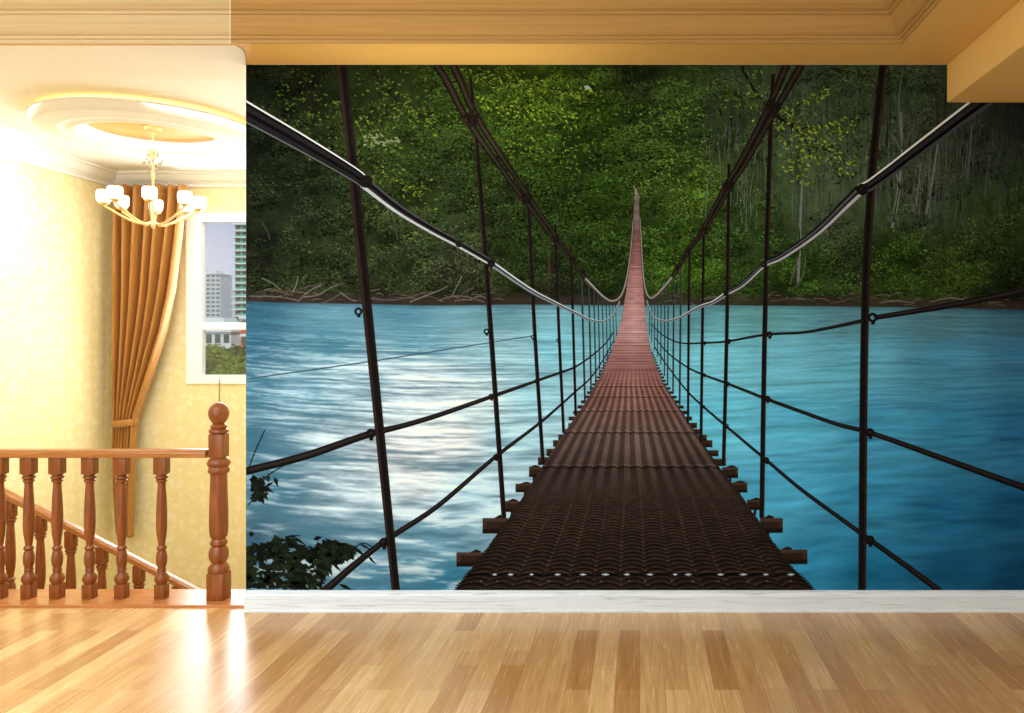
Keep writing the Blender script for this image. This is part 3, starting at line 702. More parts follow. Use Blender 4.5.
I.build('tree_trunk_print', None, 'dark trunk left of the bridge end')
# ---- leafy sprays in the upper corners of the print
r3 = np.random.default_rng(33)
def spray(pts, w_, bark, n, spread, col, ln, k=44):
    I = Ink(); P = spline([(x, y, w_) for x, y in pts], 2); P[:, 2] = np.linspace(w_, w_ * .35, len(P)); I.ribbon(P[::4].tolist(), [(-1, 1, bark)], k)
    for q in range(int(n * 1.7)):
        t = r3.integers(0, len(P)); x, y = P[t, :2]; x += r3.normal(0, spread * 1.15); y += r3.normal(0, spread * .7) + spread * .3
        if y < PT + 3 or x < 251: continue
        ln_ = ln * .8; I.leaf(x, y, ln_ * r3.uniform(.5, 1.3), ln_ * .45 * r3.uniform(.6, 1.2), r3.uniform(-.6, 1.4), tuple(np.clip(np.array(col) * r3.uniform(.3, 1.25), 0, 255)), k + r3.integers(1, 12))
    I.build('leafy_branch_print')
B_ = (24, 22, 16); YG = (112, 134, 46); DG = (66, 84, 32); MG = (80, 102, 36)
spray([(742, 66), (748, 80), (760, 98), (772, 112)], 3.6, B_, 26, 8, YG, 3.0)
spray([(772, 112), (785, 122), (798, 130), (806, 142), (812, 160)], 3.4, B_, 60, 12, YG, 3.2)
spray([(798, 130), (815, 126), (835, 128), (852, 124)], 1.8, B_, 70, 8, YG, 3.2)
spray([(806, 146), (825, 150), (842, 158), (850, 166)], 1.6, B_, 60, 8, YG, 3.2)
spray([(785, 120), (800, 104), (820, 96), (834, 92)], 1.6, B_, 40, 6, YG, 2.9)
spray([(760, 98), (742, 98), (728, 92), (716, 92)], 1.6, B_, 45, 7, MG, 3.0)
spray([(800, 150), (796, 166), (802, 176)], 1.4, B_, 40, 8, YG, 2.9)
spray([(830, 68), (850, 72), (872, 76), (895, 72)], 1.6, B_, 60, 7, DG, 3.0)
spray([(300, 66), (306, 84), (312, 98), (322, 112), (336, 126)], 2.2, B_, 55, 14, (70, 86, 30), 2.6)
spray([(312, 98), (314, 120), (316, 140)], 1.4, B_, 40, 13, (78, 94, 32), 2.4)
spray([(296, 80), (292, 96), (288, 104)], 1.2, B_, 30, 14, (70, 84, 32), 2.4)
spray([(372, 70), (386, 90), (402, 104), (420, 114), (442, 120)], 1.8, B_, 110, 11, MG, 2.8)
spray([(360, 110), (372, 132), (386, 142), (400, 150)], 1.4, B_, 80, 11, MG, 2.7)
spray([(370, 160), (395, 176), (415, 186), (428, 192)], 1.2, B_, 80, 9, (98, 116, 36), 2.6)
spray([(474, 70), (500, 80), (530, 84), (560, 90), (590, 92)], 1.4, B_, 150, 8, (98, 122, 38), 2.8)
spray([(480, 100), (510, 108), (545, 112), (578, 116)], 1.2, B_, 110, 9, (104, 132, 38), 2.8)
spray([(482, 62 + 5), (478, 76), (486, 88), (496, 94)], 1.6, B_, 16, 6, DG, 2.4)
spray([(640, 130), (668, 108), (690, 112), (712, 120)], 1.0, B_, 110, 12, (96, 126, 46), 2.4)
spray([(650, 178), (672, 162), (700, 168), (722, 180)], 1.0, B_, 120, 11, (96, 124, 44), 2.4)
spray([(505, 150), (530, 145), (560, 152), (590, 160)], 1.0, B_, 110, 11, (92, 118, 36), 2.4)
I = Ink()
for k in range(30): I.leaf(r3.uniform(365, 400), r3.uniform(135, 146), 2.4, 1.1, r3.uniform(-.5, .8), (116, 128, 90), 57)
I.leaf(588, 88, 4.6, 2.4, .4, (150, 164, 160), 58); I.leaf(591, 91, 4, 1.6, .7, (120, 150, 50), 59)
I.build('pale_leaf_print', None, 'a few pale shining leaves')
# ---- river
RC = [(250, 312, (52, 96, 114)), (400, 312, (80, 130, 146)), (500, 315, (96, 146, 156)), (600, 320, (100, 160, 168)), (680, 315, (92, 150, 156)), (760, 318, (97, 159, 161)), (850, 318, (86, 137, 146)), (940, 322, (74, 118, 129)), (1020, 320, (59, 99, 114)),
      (250, 345, (52, 104, 126)), (330, 346, (84, 138, 154)), (420, 342, (96, 152, 166)), (500, 350, (146, 194, 202)), (560, 345, (122, 190, 202)), (250, 392, (64, 116, 136)), (310, 395, (120, 164, 178)), (350, 385, (170, 202, 208)), (420, 385, (198, 218, 220)), (470, 405, (200, 222, 222)), (540, 400, (150, 204, 214)),
      (250, 440, (66, 112, 132)), (300, 430, (104, 142, 156)), (335, 440, (160, 186, 192)), (400, 450, (214, 220, 218)), (450, 440, (220, 228, 224)), (510, 440, (160, 204, 214)), (280, 490, (70, 116, 134)), (350, 495, (160, 186, 194)), (415, 478, (204, 216, 214)), (470, 490, (160, 198, 208)), (255, 540, (54, 92, 110)), (320, 560, (84, 126, 142)),
      (430, 535, (112, 160, 176)), (450, 580, (56, 122, 144)), (380, 530, (126, 162, 176)), (390, 578, (76, 128, 148)), (720, 355, (118, 201, 214)), (780, 360, (110, 188, 207)), (860, 360, (95, 173, 195)), (950, 360, (72, 142, 169)), (1020, 360, (55, 114, 144)), (720, 420, (103, 199, 220)), (800, 420, (89, 182, 209)), (880, 430, (67, 152, 184)), (960, 430, (50, 125, 159)),
      (1020, 430, (38, 97, 131)), (790, 490, (76, 169, 201)), (860, 500, (50, 137, 171)), (950, 510, (33, 106, 142)), (1020, 510, (23, 80, 112)), (810, 560, (48, 137, 171)), (870, 570, (29, 108, 142)), (960, 575, (19, 80, 112)), (1020, 580, (12, 59, 86)), (1150, 580, (6, 40, 61)), (1150, 350, (38, 89, 116)), (740, 520, (84, 180, 207))]
st = 1.2; xs = np.append(np.arange(246.3, PXR, st * 1.6), PXR); t = np.linspace(0, 1, 290); gx, tt = np.meshgrid(xs, t); sh = shore(gx); gy = sh + tt * (PB_ - sh)
base = idw(RC, gx, gy, 3.2, 1.5)
per = .35 + 1.25 * tt                               # streaks grow towards the viewer
sk = gy + .035 * (gx - 400) * np.clip((560 - gx) / 300, -1, 1) + 4 * fbm(gx, gy, 60, 24, 2, 61)
s1 = fbm(gx, sk / per, 46, 3.4, 4, 63, .62); s2 = fbm(gx, sk / per, 110, 8, 3, 64); s3 = fbm(gx + 2 * sk, sk / per, 34, 6, 3, 69)
leftw = np.clip((600 - gx) / 160, 0, 1) * np.clip((gy - 325) / 45, 0, 1)
amp = .24 + .34 * leftw
v = (s1 - .5) * 2.0 + (s2 - .5) * .9 + (s3 - .5) * .45 * leftw
col = base * np.clip(1 + amp * 2.0 * v, .25, 2.2)[..., None]
white = np.clip((v - .06) * 2.4, 0, 1) * leftw * np.clip(1.25 - np.abs(gx - 420) / 190, 0, 1)
col = col * (1 - .6 * white[..., None]) + .6 * white[..., None] * ink((238, 246, 244))
dark = np.clip((-v - .12) * 2.2, 0, 1) * leftw; tl = ink((84, 150, 172)); col = col * (1 - .42 * dark[..., None]) + .42 * dark[..., None] * tl
edge = np.clip(1 - (gy - sh) / 5, 0, 1)[..., None]; col = col * (1 - .5 * edge)
rv = inkmesh('river_print', mm(gx, gy, 20), grid_faces(gx.shape[1], gx.shape[0]), np.clip(col, 0, .95)); rv['label'] = 'smooth blue river with white streaked reflections'
# ---- bridge deck
LE = [(588, 457), (590, 456), (555, 483.5), (518, 509.6), (490, 527), (467, 542), (433, 564), (405, 583.5), (377, 600), (355, 609.6), (331, 618), (315, 622), (290, 626.3), (270, 628.6), (247, 631), (216.5, 633.3), (197, 634.3)]
RE = [(590, 813), (588, 812), (564, 788), (533.5, 766), (499, 744), (468, 720), (433.5, 696.5), (407, 679), (383.5, 663.7), (355, 652), (333.5, 647.5), (315, 645.5), (290, 643.4), (270, 642.2), (247, 641), (216, 639.6), (197, 639)]
LE.sort(); RE.sort()
def le(y): return np.interp(y, [a for a, b in LE], [b for a, b in LE])
def re_(y): return np.interp(y, [a for a, b in RE], [b for a, b in RE])
DCc = [(197, (104, 92, 86)), (220, (116, 96, 94)), (235, (108, 76, 72)), (250, (130, 86, 82)), (280, (166, 118, 112)), (310, (180, 136, 130)), (333, (178, 138, 134)), (352, (156, 112, 106)), (372, (138, 96, 88)), (395, (118, 84, 74)), (420, (100, 78, 70)), (445, (86, 70, 63)), (470, (62, 50, 43)), (500, (46, 36, 29)), (540, (37, 28, 21)), (590, (32, 24, 18))]
ysd = np.concatenate([np.arange(196, 380, .55), np.arange(380, 470, .6), np.arange(470, 592, .5)]); nsx = 330
us = np.linspace(0, 1, nsx); U, Yd = np.meshgrid(us, ysd)
Xd = le(Yd) + (re_(Yd) - le(Yd)) * U
basec = np.stack([np.interp(Yd, [a for a, b in DCc], [ink(b)[i] for a, b in DCc]) for i in range(3)], -1)
# mat scallops near the viewer: rows spaced in perspective, arched in every column
Wd_ = np.interp(ysd, ysd, re_(ysd) - le(ysd)); rowc = np.cumsum(np.gradient(ysd) * (352.0 / Wd_) ** 1.9 / 5.4)
R_ = np.repeat(rowc[:, None], nsx, 1)
ncol = 13; fcol = (U * ncol) % 1; arch = 1 - (2 * fcol - 1) ** 2
rr = (R_ + .75 * arch + .1 * vnoise(U * 60, Yd / 3, 8)) % 1
sc = np.where(rr < .34, 2.1, np.where(rr < .62, .3, .95)) * (.75 + .5 * vnoise(U * 40, R_ * 1.0, 12))
near = np.clip((Yd - 478) / 40, 0, 1)
# corrugated stripes further away
stp = .5 + .5 * np.cos(2 * PI * U * 14.5 + .3); midw = np.clip((Yd - 365) / 25, 0, 1) * np.clip((500 - Yd) / 30, 0, 1)
sst = np.clip((stp - .3) / .45, 0, 1); sst = sst * sst * (3 - 2 * sst); cor = .5 + .72 * sst * (.72 + .56 * fbm(np.floor(U * 14.5 + .55) * 9.1, Yd, 1.0, 7, 2, 15))
colline = np.where(np.abs(fcol - .5) > .45, 1.6, 1.0)
# thin cross planks in the far part
pl = np.cumsum(np.gradient(ysd) * (70.0 / np.maximum(Wd_, 9)) ** .55 / 3.6); Pk = np.repeat(pl[:, None], nsx, 1); pi_ = np.floor(Pk); pf = Pk - pi_
plk = np.where(pf < .26, .58, 1.0) * (.8 + .4 * vnoise(pi_ * 7.7, U * 3, 3)); far = np.clip((395 - Yd) / 30, 0, 1)
m = (1 - near) + near * sc * colline; m = m * ((1 - midw) + midw * cor); m = m * ((1 - far) + far * plk)
m = m * (1 + .22 * midw * (fbm(U * 300, Yd, 60, 9, 3, 4) - .5) * 2) * (.92 + .16 * vnoise(U * 130, Yd / 1.5, 5))
seams = [(574.5, 2.2), (467.3, 1.6), (432.8, 1.3), (411, .9), (397, .9), (386.5, .8), (369, .8), (356.5, .7), (345.6, .7), (333, .6), (318, .6), (303, .6), (287, .6), (268, .6)]
for ysm, ww in seams:
    yy = ysm + (.5 if ysm > 400 else .15) * np.sin(2 * PI * U * 14.5)
    m = np.where(np.abs(Yd - yy) < ww * .75, m * .42, m); m = np.where(np.abs(Yd - yy + ww * 1.4) < ww * .6, m * 1.5, m)
cen = 1 + .28 * np.clip(1 - np.abs(U - .55) / .4, 0, 1) * np.clip((420 - Yd) / 80, 0, 1) + .3 * midw * np.clip(1 - np.abs(U - .52) / .42, 0, 1)
cold = basec * (m * cen)[..., None]
edgeD = (1 - .45 * np.clip(1 - U / .035, 0, 1)) * (1 - .35 * np.clip(1 - (1 - U) / .03, 0, 1)); cold *= edgeD[..., None]
dk = inkmesh('bridge_deck_print', mm(Xd, Yd, 70), grid_faces(nsx, len(ysd)), np.clip(cold, 0, .95)); dk['label'] = 'brown ribbed bridge deck narrowing into the distance'
I = Ink(); r4 = np.random.default_rng(3)
for k in range(14):
    x = 486 + k * 23 + r4.normal(0, 3); l = r4.uniform(4, 9); I.quad4([(x, 574.4), (x + l * .5, 573.2), (x + l, 574.4), (x + l * .5, 575.6)], ink((176, 190, 194)), 72)
    x = 478 + k * 24 + r4.normal(0, 3); l = r4.uniform(2, 4); I.quad4([(x, 581), (x + l * .5, 580.2), (x + l, 581), (x + l * .5, 581.8)], ink((96, 92, 84)), 72)
I.ribbon([(636, 188, 1), (636.5, 193, 3), (636.5, 200, 5)], [(-1, 1, (118, 104, 96))], 71)
I.ribbon([(634, 186, .8), (635.5, 191, 1), (636.5, 196, 1.4)], [(-1, 1, (150, 136, 130))], 72)
I.build('deck_gap_print', dk, 'pale gaps of light between the deck mats and the far end of the deck')
# ragged fringe of the deck edges
I = Ink()
for k in range(44):
    y = 590 - 2.4 * k * (1 - k * .006); w_ = max(1.2, 4.2 - .065 * k)
    for s_, f in ((-1, le), (1, re_)): x = float(f(y)); I.quad4([(x - s_ * 3, y - 1.4), (x + s_ * w_ * r4.uniform(.4, 1.1), y - .5), (x + s_ * w_ * .5, y + 1.0), (x - s_ * 3, y + 1.2)], ink((30, 22, 15)), 69)
I.build('deck_fringe_print', dk, 'ragged dark edge of the deck mats')
# ---- crossbeams
BL = [(456.5, 552.3, 484, 566.5), (482.6, 518, 508, 533.5), (504, 501, 521, 512), (515.5, 483.5, 534, 492.3), (529, 467, 543, 477), (538, 457, 550, 465), (546.5, 448.7, 559, 456), (553, 440, 566, 446.6), (558.3, 434.3, 570, 440), (564, 429, 573, 433.8), (568.3, 423, 579, 428.4)]
BR = [(778, 549.5, 807.4, 564), (760, 518, 782.8, 532.8), (747, 499.6, 760.5, 510), (731, 482.5, 747.4, 492.6), (722, 467.3, 738, 478), (711, 458.6, 726, 466), (704, 450, 718.5, 456.3), (700, 440, 712.4, 447.4), (693, 434.6, 706.8, 441), (688, 429, 700, 434.4), (685, 422.6, 697, 428.2)]
y = 418.5; 
while y > 352:
    s_ = (re_(y) - le(y)) / 132; BL.append((le(y) - 6.4 * s_, y - 2.4 * s_, le(y) + 4, y + 2.2 * s_)); BR.append((re_(y) - 4, y - 2.4 * s_, re_(y) + 6.4 * s_, y + 2.2 * s_)); y -= 7.0 * s_
for side, LST in ((-1, BL), (1, BR)):
    for (xa, ya, xb, yb) in LST:
        I = Ink(); h_ = yb - ya
        I.poly4(xa, ya, xb, yb, (46, 32, 22), 62); I.poly4(xa, ya, xb, ya + h_ * .22, (70, 52, 38), 63); I.poly4(xa, yb - h_ * .3, xb, yb, (26, 18, 12), 63)
        e = (xa, xa + (xb - xa) * .16) if side < 0 else (xb - (xb - xa) * .16, xb); I.poly4(e[0], ya + h_ * .22, e[1], yb - h_ * .3, (60, 42, 29), 64)
        if h_ > 8: px_ = xb - 9 if side < 0 else xa + 8; I.poly4(px_ - 1.3, yb, px_ + 1.3, yb + h_ * .45, (30, 24, 18), 61); I.quad4([(px_ - 5, ya), (px_ + 1, ya - h_ * .22), (px_ + 6, ya - h_ * .1), (px_ + 5, ya + 1)], ink((34, 26, 20)), 62)
        I.build('crossbeam_print', mural)
# ---- hanger rods (left then right): top to bottom, width
RODS = [[(342.3, PT, 10), (368, 315, 10), (396, PB_ - 1, 8.5)], [(470.3, 78, 3.4), (477, 147.5, 4.4), (490, 319, 5), (504, 518, 5)], [(527.3, 183, 3.2), (534, 319, 3.8), (543, 464, 3.8)], [(555.4, 224, 2.6), (558.5, 319, 3), (563.7, 433, 3)], [(571, 246, 2.2), (573, 319, 2.6), (575.8, 416, 2.6)],
        [(581, 270, 1.8), (582.5, 310, 2.1), (585, 401, 2.1)], [(588.3, 280, 1.6), (589.6, 320, 1.8), (591.2, 393, 1.8)], [(593.6, 288, 1.3), (594.6, 325, 1.5), (596, 384, 1.5)], [(598, 293, 1.2), (600, 376, 1.4)], [(602.2, 297, 1.1), (603.8, 369, 1.2)], [(606, 299, 1.0), (607.4, 361, 1.1)], [(609.4, 301, .9), (610.8, 353, 1)], [(612.6, 301, .8), (614, 343, .9)], [(615.4, 300, .8), (616.6, 336, .8)]]
RODS2 = [[(883, PT, 8), (871, 187.6, 8.4), (864.8, 319, 8.2), (862, PB_ - 1, 8)], [(773.4, 74, 4), (771, 115, 4.6), (765, 319, 5), (761.7, 518, 5)], [(729, 164, 3.2), (727, 319, 3.8), (723.5, 466, 3.8)], [(704, 224, 2.6), (702.5, 319, 3), (701, 442, 3)], [(689.5, 248, 2.2), (688.6, 330, 2.6), (688, 424, 2.4)],
         [(681, 264, 1.8), (680.4, 330, 2), (679.6, 405, 2)], [(674, 275, 1.6), (673.5, 330, 1.8), (673, 394, 1.7)], [(668.5, 283, 1.3), (668, 330, 1.5), (667.6, 385, 1.5)], [(664.8, 288, 1.2), (664.4, 376, 1.4)], [(661.2, 292, 1.1), (660.8, 365, 1.2)], [(657.8, 295, 1), (657.4, 357, 1.1)], [(654.8, 298, .9), (654.4, 350, 1)], [(652, 300, .8), (651.6, 342, .9)], [(649.6, 299, .8), (649.4, 335, .8)]]
RINGS = {0: [(358.5, 311.5, 4.2), (371, 433.5, 5), (384, 542.5, 5)], 1: [(486.6, 331.5, 3), (491.5, 396.5, 3), (496, 456.8, 3)], 2: [(533, 337, 2.2), (536, 381, 2), (540, 422.6, 2)], 3: [(558, 340, 1.8), (560, 372.6, 1.6), (562, 404, 1.6)]}
RINGS2 = {0: [(872.5, 317.5, 5), (869.8, 432.5, 4.6), (869.8, 540, 4.8)], 1: [(769.5, 334.5, 3.2), (767.5, 398.8, 3.2), (766.3, 460, 3)], 2: [(729, 341, 2.2), (727.5, 383.5, 2.2), (726.6, 425.7, 2.2)], 3: [(704.6, 343, 1.7), (704, 374.8, 1.7), (703.6, 406.5, 1.6)]}
for rods, rings, sgn in ((RODS, RINGS, -1), (RODS2, RINGS2, 1)):
    for i, pts in enumerate(rods):
        I = Ink(); dim = i >= 5
        a, b_ = ((20, 15, 13), (44, 32, 27)) if not dim else ((40, 46, 46), (70, 78, 78))
        I.ribbon(pts, [(-1, -.35, b_), (-.35, .55, a), (.55, 1, (30, 24, 21) if not dim else a)], 88 - min(i, 9), step=10)
        o = I.build('hanger_rod_print', mural, 'thick near hanger rod printed down the mural' if i == 0 else None)
        if i in rings:
            for (x, y, ro) in rings[i]: J = Ink(); J.ring(x, y, ro, ro * .45, (22, 17, 15), 95); J.poly4(x - ro * .3, y + ro * .6, x + ro * .5, y + ro * 1.4, (22, 17, 15), 94); J.build('rope_ring_print', o)
# ---- main suspension cables
def cable(name, tracks, bands, k, clamps, label, twist=(3.2, .35)):
    I = Ink()
    for tr in tracks: I.ribbon(tr, bands, k, step=1.6, twist=twist)
    o = I.build(name, mural, label)
    for (x, y, w_, h_, a) in clamps:
        J = Ink()
        ca, sa = math.cos(a), math.sin(a); f = lambda u, v: (x + u * ca - v * sa, y + u * sa + v * ca)
        J.quad4([f(-w_, -h_ * .5), f(w_, -h_ * .7), f(w_, h_ * .5), f(-w_, h_ * .7)], ink((26, 18, 15)), k + 8); J.quad4([f(-w_ * 1.5, h_ * .3), f(-w_ * .2, h_ * .1), f(-w_ * .2, h_ * .7), f(-w_ * 1.4, h_ * .8)], ink((50, 30, 22)), k + 9)
        J.quad4([f(-w_ * .35, -h_ * 1.5), f(w_ * .35, -h_ * 1.5), f(w_ * .4, h_ * 1.5), f(-w_ * .4, h_ * 1.5)], ink((30, 22, 19)), k + 9)
        J.build('cable_clamp_print', o)
    return o
CB = [(-1, -.5, (20, 16, 13)), (-.5, .35, (50, 42, 33)), (.35, 1, (28, 23, 19))]
CBf = [(-1, -.1, (74, 64, 56)), (-.1, 1, (150, 144, 136))]
cable('suspension_cable_print', [[(436, PT, 8), (444.5, 77, 8), (467, 119, 7), (512.5, 184, 5), (553, 238, 3.6), (570.5, 260, 2.6), (585, 280, 2)], [(452.5, PT, 7.6), (460, 80, 7.6), (474.5, 113, 7), (519.5, 183, 5), (557.5, 238, 3.4), (573.5, 258.5, 2.4), (587, 278.5, 1.8)]], CB, 96,
      [(471, 118, 7.5, 6, .1), (526, 199, 5.5, 4.2, .3), (555.6, 239, 4, 3, .4), (572, 259.5, 3, 2.4, .5), (582.5, 272, 2.4, 2, .5)], 'twin twisted steel cable hanging down from the upper left')
cable('suspension_cable_print', [[(585, 279, 3.4), (600.5, 294.6, 2.8), (606, 299, 2.6), (611.4, 301.4, 2.5), (618.7, 299, 2.4), (624, 290, 2.2), (628.3, 271.5, 1.9), (631.8, 242, 1.4), (633.2, 220, 1)]], CBf, 97, [], 'pale far end of the left cable curving up along the deck', (4, .3))
cable('suspension_cable_print', [[(786.5, PT, 8), (768.5, 107, 7), (739, 164, 5.6), (725.6, 185.5, 5), (702.5, 229, 3.4), (686, 251, 2.6), (671, 277.5, 2)], [(801.5, PT, 8), (777, 107, 7), (745.5, 163, 5.4), (731.5, 185, 4.6), (706, 229.5, 3.2), (689, 252, 2.4), (672.6, 279.5, 1.8)]], CB, 96,
      [(772.5, 107.5, 7.5, 6, -.1), (728.5, 186, 5.5, 4.2, -.3), (704, 229.6, 4, 3, -.4), (688, 251.5, 3, 2.4, -.5), (677, 268, 2.4, 2, -.5)], 'twin twisted steel cable hanging down from the upper right')
cable('suspension_cable_print', [[(672.5, 278, 3.4), (661, 291, 2.8), (656.4, 295.6, 2.6), (651.5, 298.4, 2.4), (647.6, 296, 2.3), (644.8, 288, 2.1), (642.6, 271, 1.8), (641, 240, 1.3), (639.8, 218, 1)]], CBf, 97, [], 'pale far end of the right cable curving up along the deck', (4, .3))
# ---- shiny hand cables
HB = [(-1, -.84, (96, 98, 98)), (-.84, -.3, (32, 30, 30)), (-.3, .1, (12, 10, 11)), (.1, .55, (34, 32, 33)), (.55, .82, (14, 12, 12)), (.82, 1, (222, 222, 216))]
HBr = [(-1, -.55, (62, 62, 62)), (-.55, -.1, (8, 7, 8)), (-.1, .45, (42, 40, 42)), (.45, .72, (20, 17, 16)), (.72, 1, (224, 222, 212))]
HF = [(-1, -.2, (120, 130, 132)), (-.2, .4, (40, 40, 40)), (.4, 1, (190, 196, 196))]
I = Ink(); I.ribbon([(225, 99.5, 21), (246.6, 112, 20), (300, 142, 17), (353, 173.5, 13.5), (366, 183, 12)], HB, 92)
o = I.build('hand_cable_print', mural, 'shiny double hand cable sloping down from the left edge')
I = Ink(); I.ribbon([(364, 182, 12), (397, 208, 9.5), (430, 228.5, 8), (459, 244.2, 7), (491.6, 263, 6)], [(-1, -.45, (186, 188, 186)), (-.45, -.1, (50, 48, 48)), (-.1, .6, (18, 15, 15)), (.6, 1, (70, 70, 68))], 91)
I.ribbon([(490, 262.6, 6), (531, 290.5, 4.6), (560, 305.5, 3.6), (580, 315, 3), (588, 319, 2.6), (601, 321.6, 2), (608, 319.5, 1.8), (614, 314, 1.7), (620, 301, 1.4)], HF, 91); I.build('cable_length_print', o, 'grey far length of the cable')
J = Ink(); J.ring(366, 181.5, 6.6, 1.5, (24, 20, 18), 98); J.build('cable_clamp_print', o); J = Ink(); J.ring(459, 244, 3.6, .8, (30, 27, 26), 98); J.build('cable_clamp_print', o); J = Ink(); J.ring(491.3, 263.4, 4, 1, (26, 22, 20), 98); J.build('cable_clamp_print', o)
I = Ink(); I.ribbon([(1060, 52, 20), (991.5, 95, 16.5), (930, 140.5, 14), (871, 184.6, 11.5), (859, 190, 10.5)], HBr, 92)
o = I.build('hand_cable_print', mural, 'shiny double hand cable sloping down from the upper right')
I = Ink(); I.ribbon([(862, 187.5, 11), (846, 203, 10), (816.5, 231.6, 8), (780, 257.2, 6.6), (764, 264.6, 5.6), (742, 284.5, 4.8), (725.7, 293.6, 4.4)], [(-1, -.4, (170, 170, 172)), (-.4, .05, (34, 31, 31)), (.05, .5, (82, 80, 82)), (.5, 1, (26, 23, 23))], 91)
I.ribbon([(727, 293, 4.6), (713, 302.5, 3.8), (702, 306, 3.4), (690, 312, 2.8), (679, 317.8, 2.4), (668, 320.8, 2), (661.7, 320.6, 1.9), (655, 318, 1.8), (650.5, 312, 1.6), (646.3, 300, 1.3)], HF, 91); I.build('cable_length_print', o, 'grey far length of the cable')
J = Ink(); J.ring(862, 189.5, 6, 1.5, (24, 20, 18), 98); J.build('cable_clamp_print', o); J = Ink(); J.ring(764, 264.5, 3.4, .8, (30, 27, 26), 98); J.build('cable_clamp_print', o); J = Ink(); J.ring(726, 293.5, 2.8, .7, (26, 22, 20), 98); J.build('cable_clamp_print', o)
# ---- side ropes
SB = [(-1, -.2, (20, 17, 16)), (-.2, .45, (44, 37, 33)), (.45, 1, (26, 22, 20))]
ROPES = [([(235, 473.5, 8), (246.6, 471, 8), (305, 456, 8), (371, 433.5, 7), (400, 426.5, 5.4), (435.7, 416, 5), (492, 396.5, 4), (535.7, 381.2, 3), (559.6, 372.8, 2.4), (575, 367, 2), (590, 357, 1.6), (605, 344, 1.3), (614, 331, 1)], 'upper dark side rope on the left'),
         ([(324.8, PB_ - 1, 8), (352, 567, 7), (383.5, 542, 6), (435.7, 507.5, 5), (494.5, 457.6, 4), (540, 422.8, 3), (561.7, 404, 2.4), (575, 392, 2), (590, 378.5, 1.6), (603, 360, 1.3), (614, 340, 1)], 'lower dark side rope on the left'),
         ([(1140, 262, 9), (1024, 290.5, 7.4), (952, 305, 6), (874, 317.8, 5)], 'short top side rope at the right edge'),
         ([(861, 321, 4), (838, 326, 3.4), (805, 332.2, 2.8), (766, 334.6, 2.6), (727, 341.3, 2.2), (703, 343, 1.8), (681, 343, 1.5), (664, 336, 1.1), (652, 325, .9)], 'thin top side rope running to the bridge on the right'),
         ([(1140, 527, 8.4), (1024, 487.4, 7), (940, 457.5, 6), (869.6, 432.6, 5), (838, 424.4, 4.2), (800, 411.2, 3.8), (766, 398.7, 3.4), (727, 383.4, 2.6), (703, 374.6, 2.1), (688, 367.6, 1.7), (668, 353, 1.3), (655, 338, 1)], 'middle side rope on the right'),
         ([(940, PB_ - 1, 6.4), (905, 565, 5.8), (869.6, 539.4, 5), (840, 518, 4.4), (800, 488.5, 3.8), (766, 459.8, 3.2), (725.7, 425.8, 2.6), (703, 406.3, 2.1), (688, 392, 1.7), (666, 364, 1.3), (654, 346, 1)], 'lower side rope on the right'),
         ([(246.6, 379, 1.4), (300, 371.5, 1.3), (370, 361.5, 1.2), (440, 350.5, 1.1), (500, 341, 1), (535, 335.5, .9)], 'hair-thin wire crossing the river on the left')]
for pts, lab in ROPES:
    I = Ink(); thin = pts[0][2] < 2
    I.ribbon(pts, [(-1, 1, (60, 88, 98))] if thin else SB, 84, step=1.5, twist=None if thin else (4.2, .3), wob=0 if thin else .08); I.build('side_rope_print', mural, lab)
# ---- dark shrub in the lower left corner
I = Ink(); r5 = np.random.default_rng(8)
for k in range(620):
    x = r5.uniform(243, 352); top = np.interp(x, [243, 262, 285, 305, 330, 352], [548, 544, 538, 546, 542, 546]); bo = np.interp(x, [243, 300, 318, 330, 352], [592, 592, 592, 566, 556])
    y = r5.uniform(top, max(bo, top + 2)); c = np.array((18, 24, 14)) * r5.uniform(.5, 1.9)
    x = max(x, 247); I.leaf(x, min(y, 586), r5.uniform(4, 8), r5.uniform(1.6, 3.2), r5.uniform(-.7, 1.2), tuple(c), 100 + (k % 40) * .3)
for x, y, ln, wd_, a, in ((293, 536, 9, 1.4, -.1), (283, 540, 6, 2, .2), (300, 541, 9, 1.6, .6), (318, 538, 5, 2.4, -.3), (336, 543, 7, 3.4, .2), (342, 548, 7, 3.6, .9), (349, 552, 6, 3, 1.3), (340, 558, 7, 2, 1.1), (360, 552, 11, 1.8, .7), (366, 547, 9, 1.2, .5), (372, 560, 7, 1.4, .8), (337, 567, 7, 1.6, .8), (331, 572, 5, 1.5, 1.2), (346, 587, 8, 2, .4), (325, 566, 7, 2, .5), (247 + 5, 534, 3, 3, 0)):
    I.leaf(x, y, ln, wd_, a, (20, 25, 15), 113)
for pts in ([(247, 473), (255, 452), (265, 430)], [(250, 490), (262, 480), (276, 470), (291, 462)], [(248, 505), (256, 498), (268, 494)], [(355, 547), (364, 543), (374, 548)]): J = Ink(); J.ribbon([(x, y, 1.2) for x, y in pts], [(-1, 1, (20, 22, 18))], 100); J.build('twig_print', None, 'dark twig at the lower left edge')
for k in range(60): 
    x = 253 + abs(r5.normal(0, 9)); y = r5.uniform(478, 502); I.leaf(x, y, r5.uniform(3, 5.5), r5.uniform(1.4, 2.6), r5.uniform(-.6, 1.6), tuple(np.array((18, 24, 16)) * r5.uniform(.6, 1.5)), 101 + (k % 20) * .3)
for k in range(10): I.leaf(r5.uniform(255, 320), r5.uniform(565, 588), 2.4, 1.2, r5.uniform(0, 2), (100, 112, 110), 113.5)
I.build('shrub_print', None, 'almost black leafy shrub printed in the lower left corner')
# ---- the vinyl sheet behind the print
bm = bmesh.new(); box(bm, X_(246, DW) - MO[0], XR - .002 - MO[0], YM + .0002 - MO[1], DW - .0001 - MO[1], 0.0, CZ - .001 - MO[2]); from_bm('backing_sheet', bm, M['board'], mural)


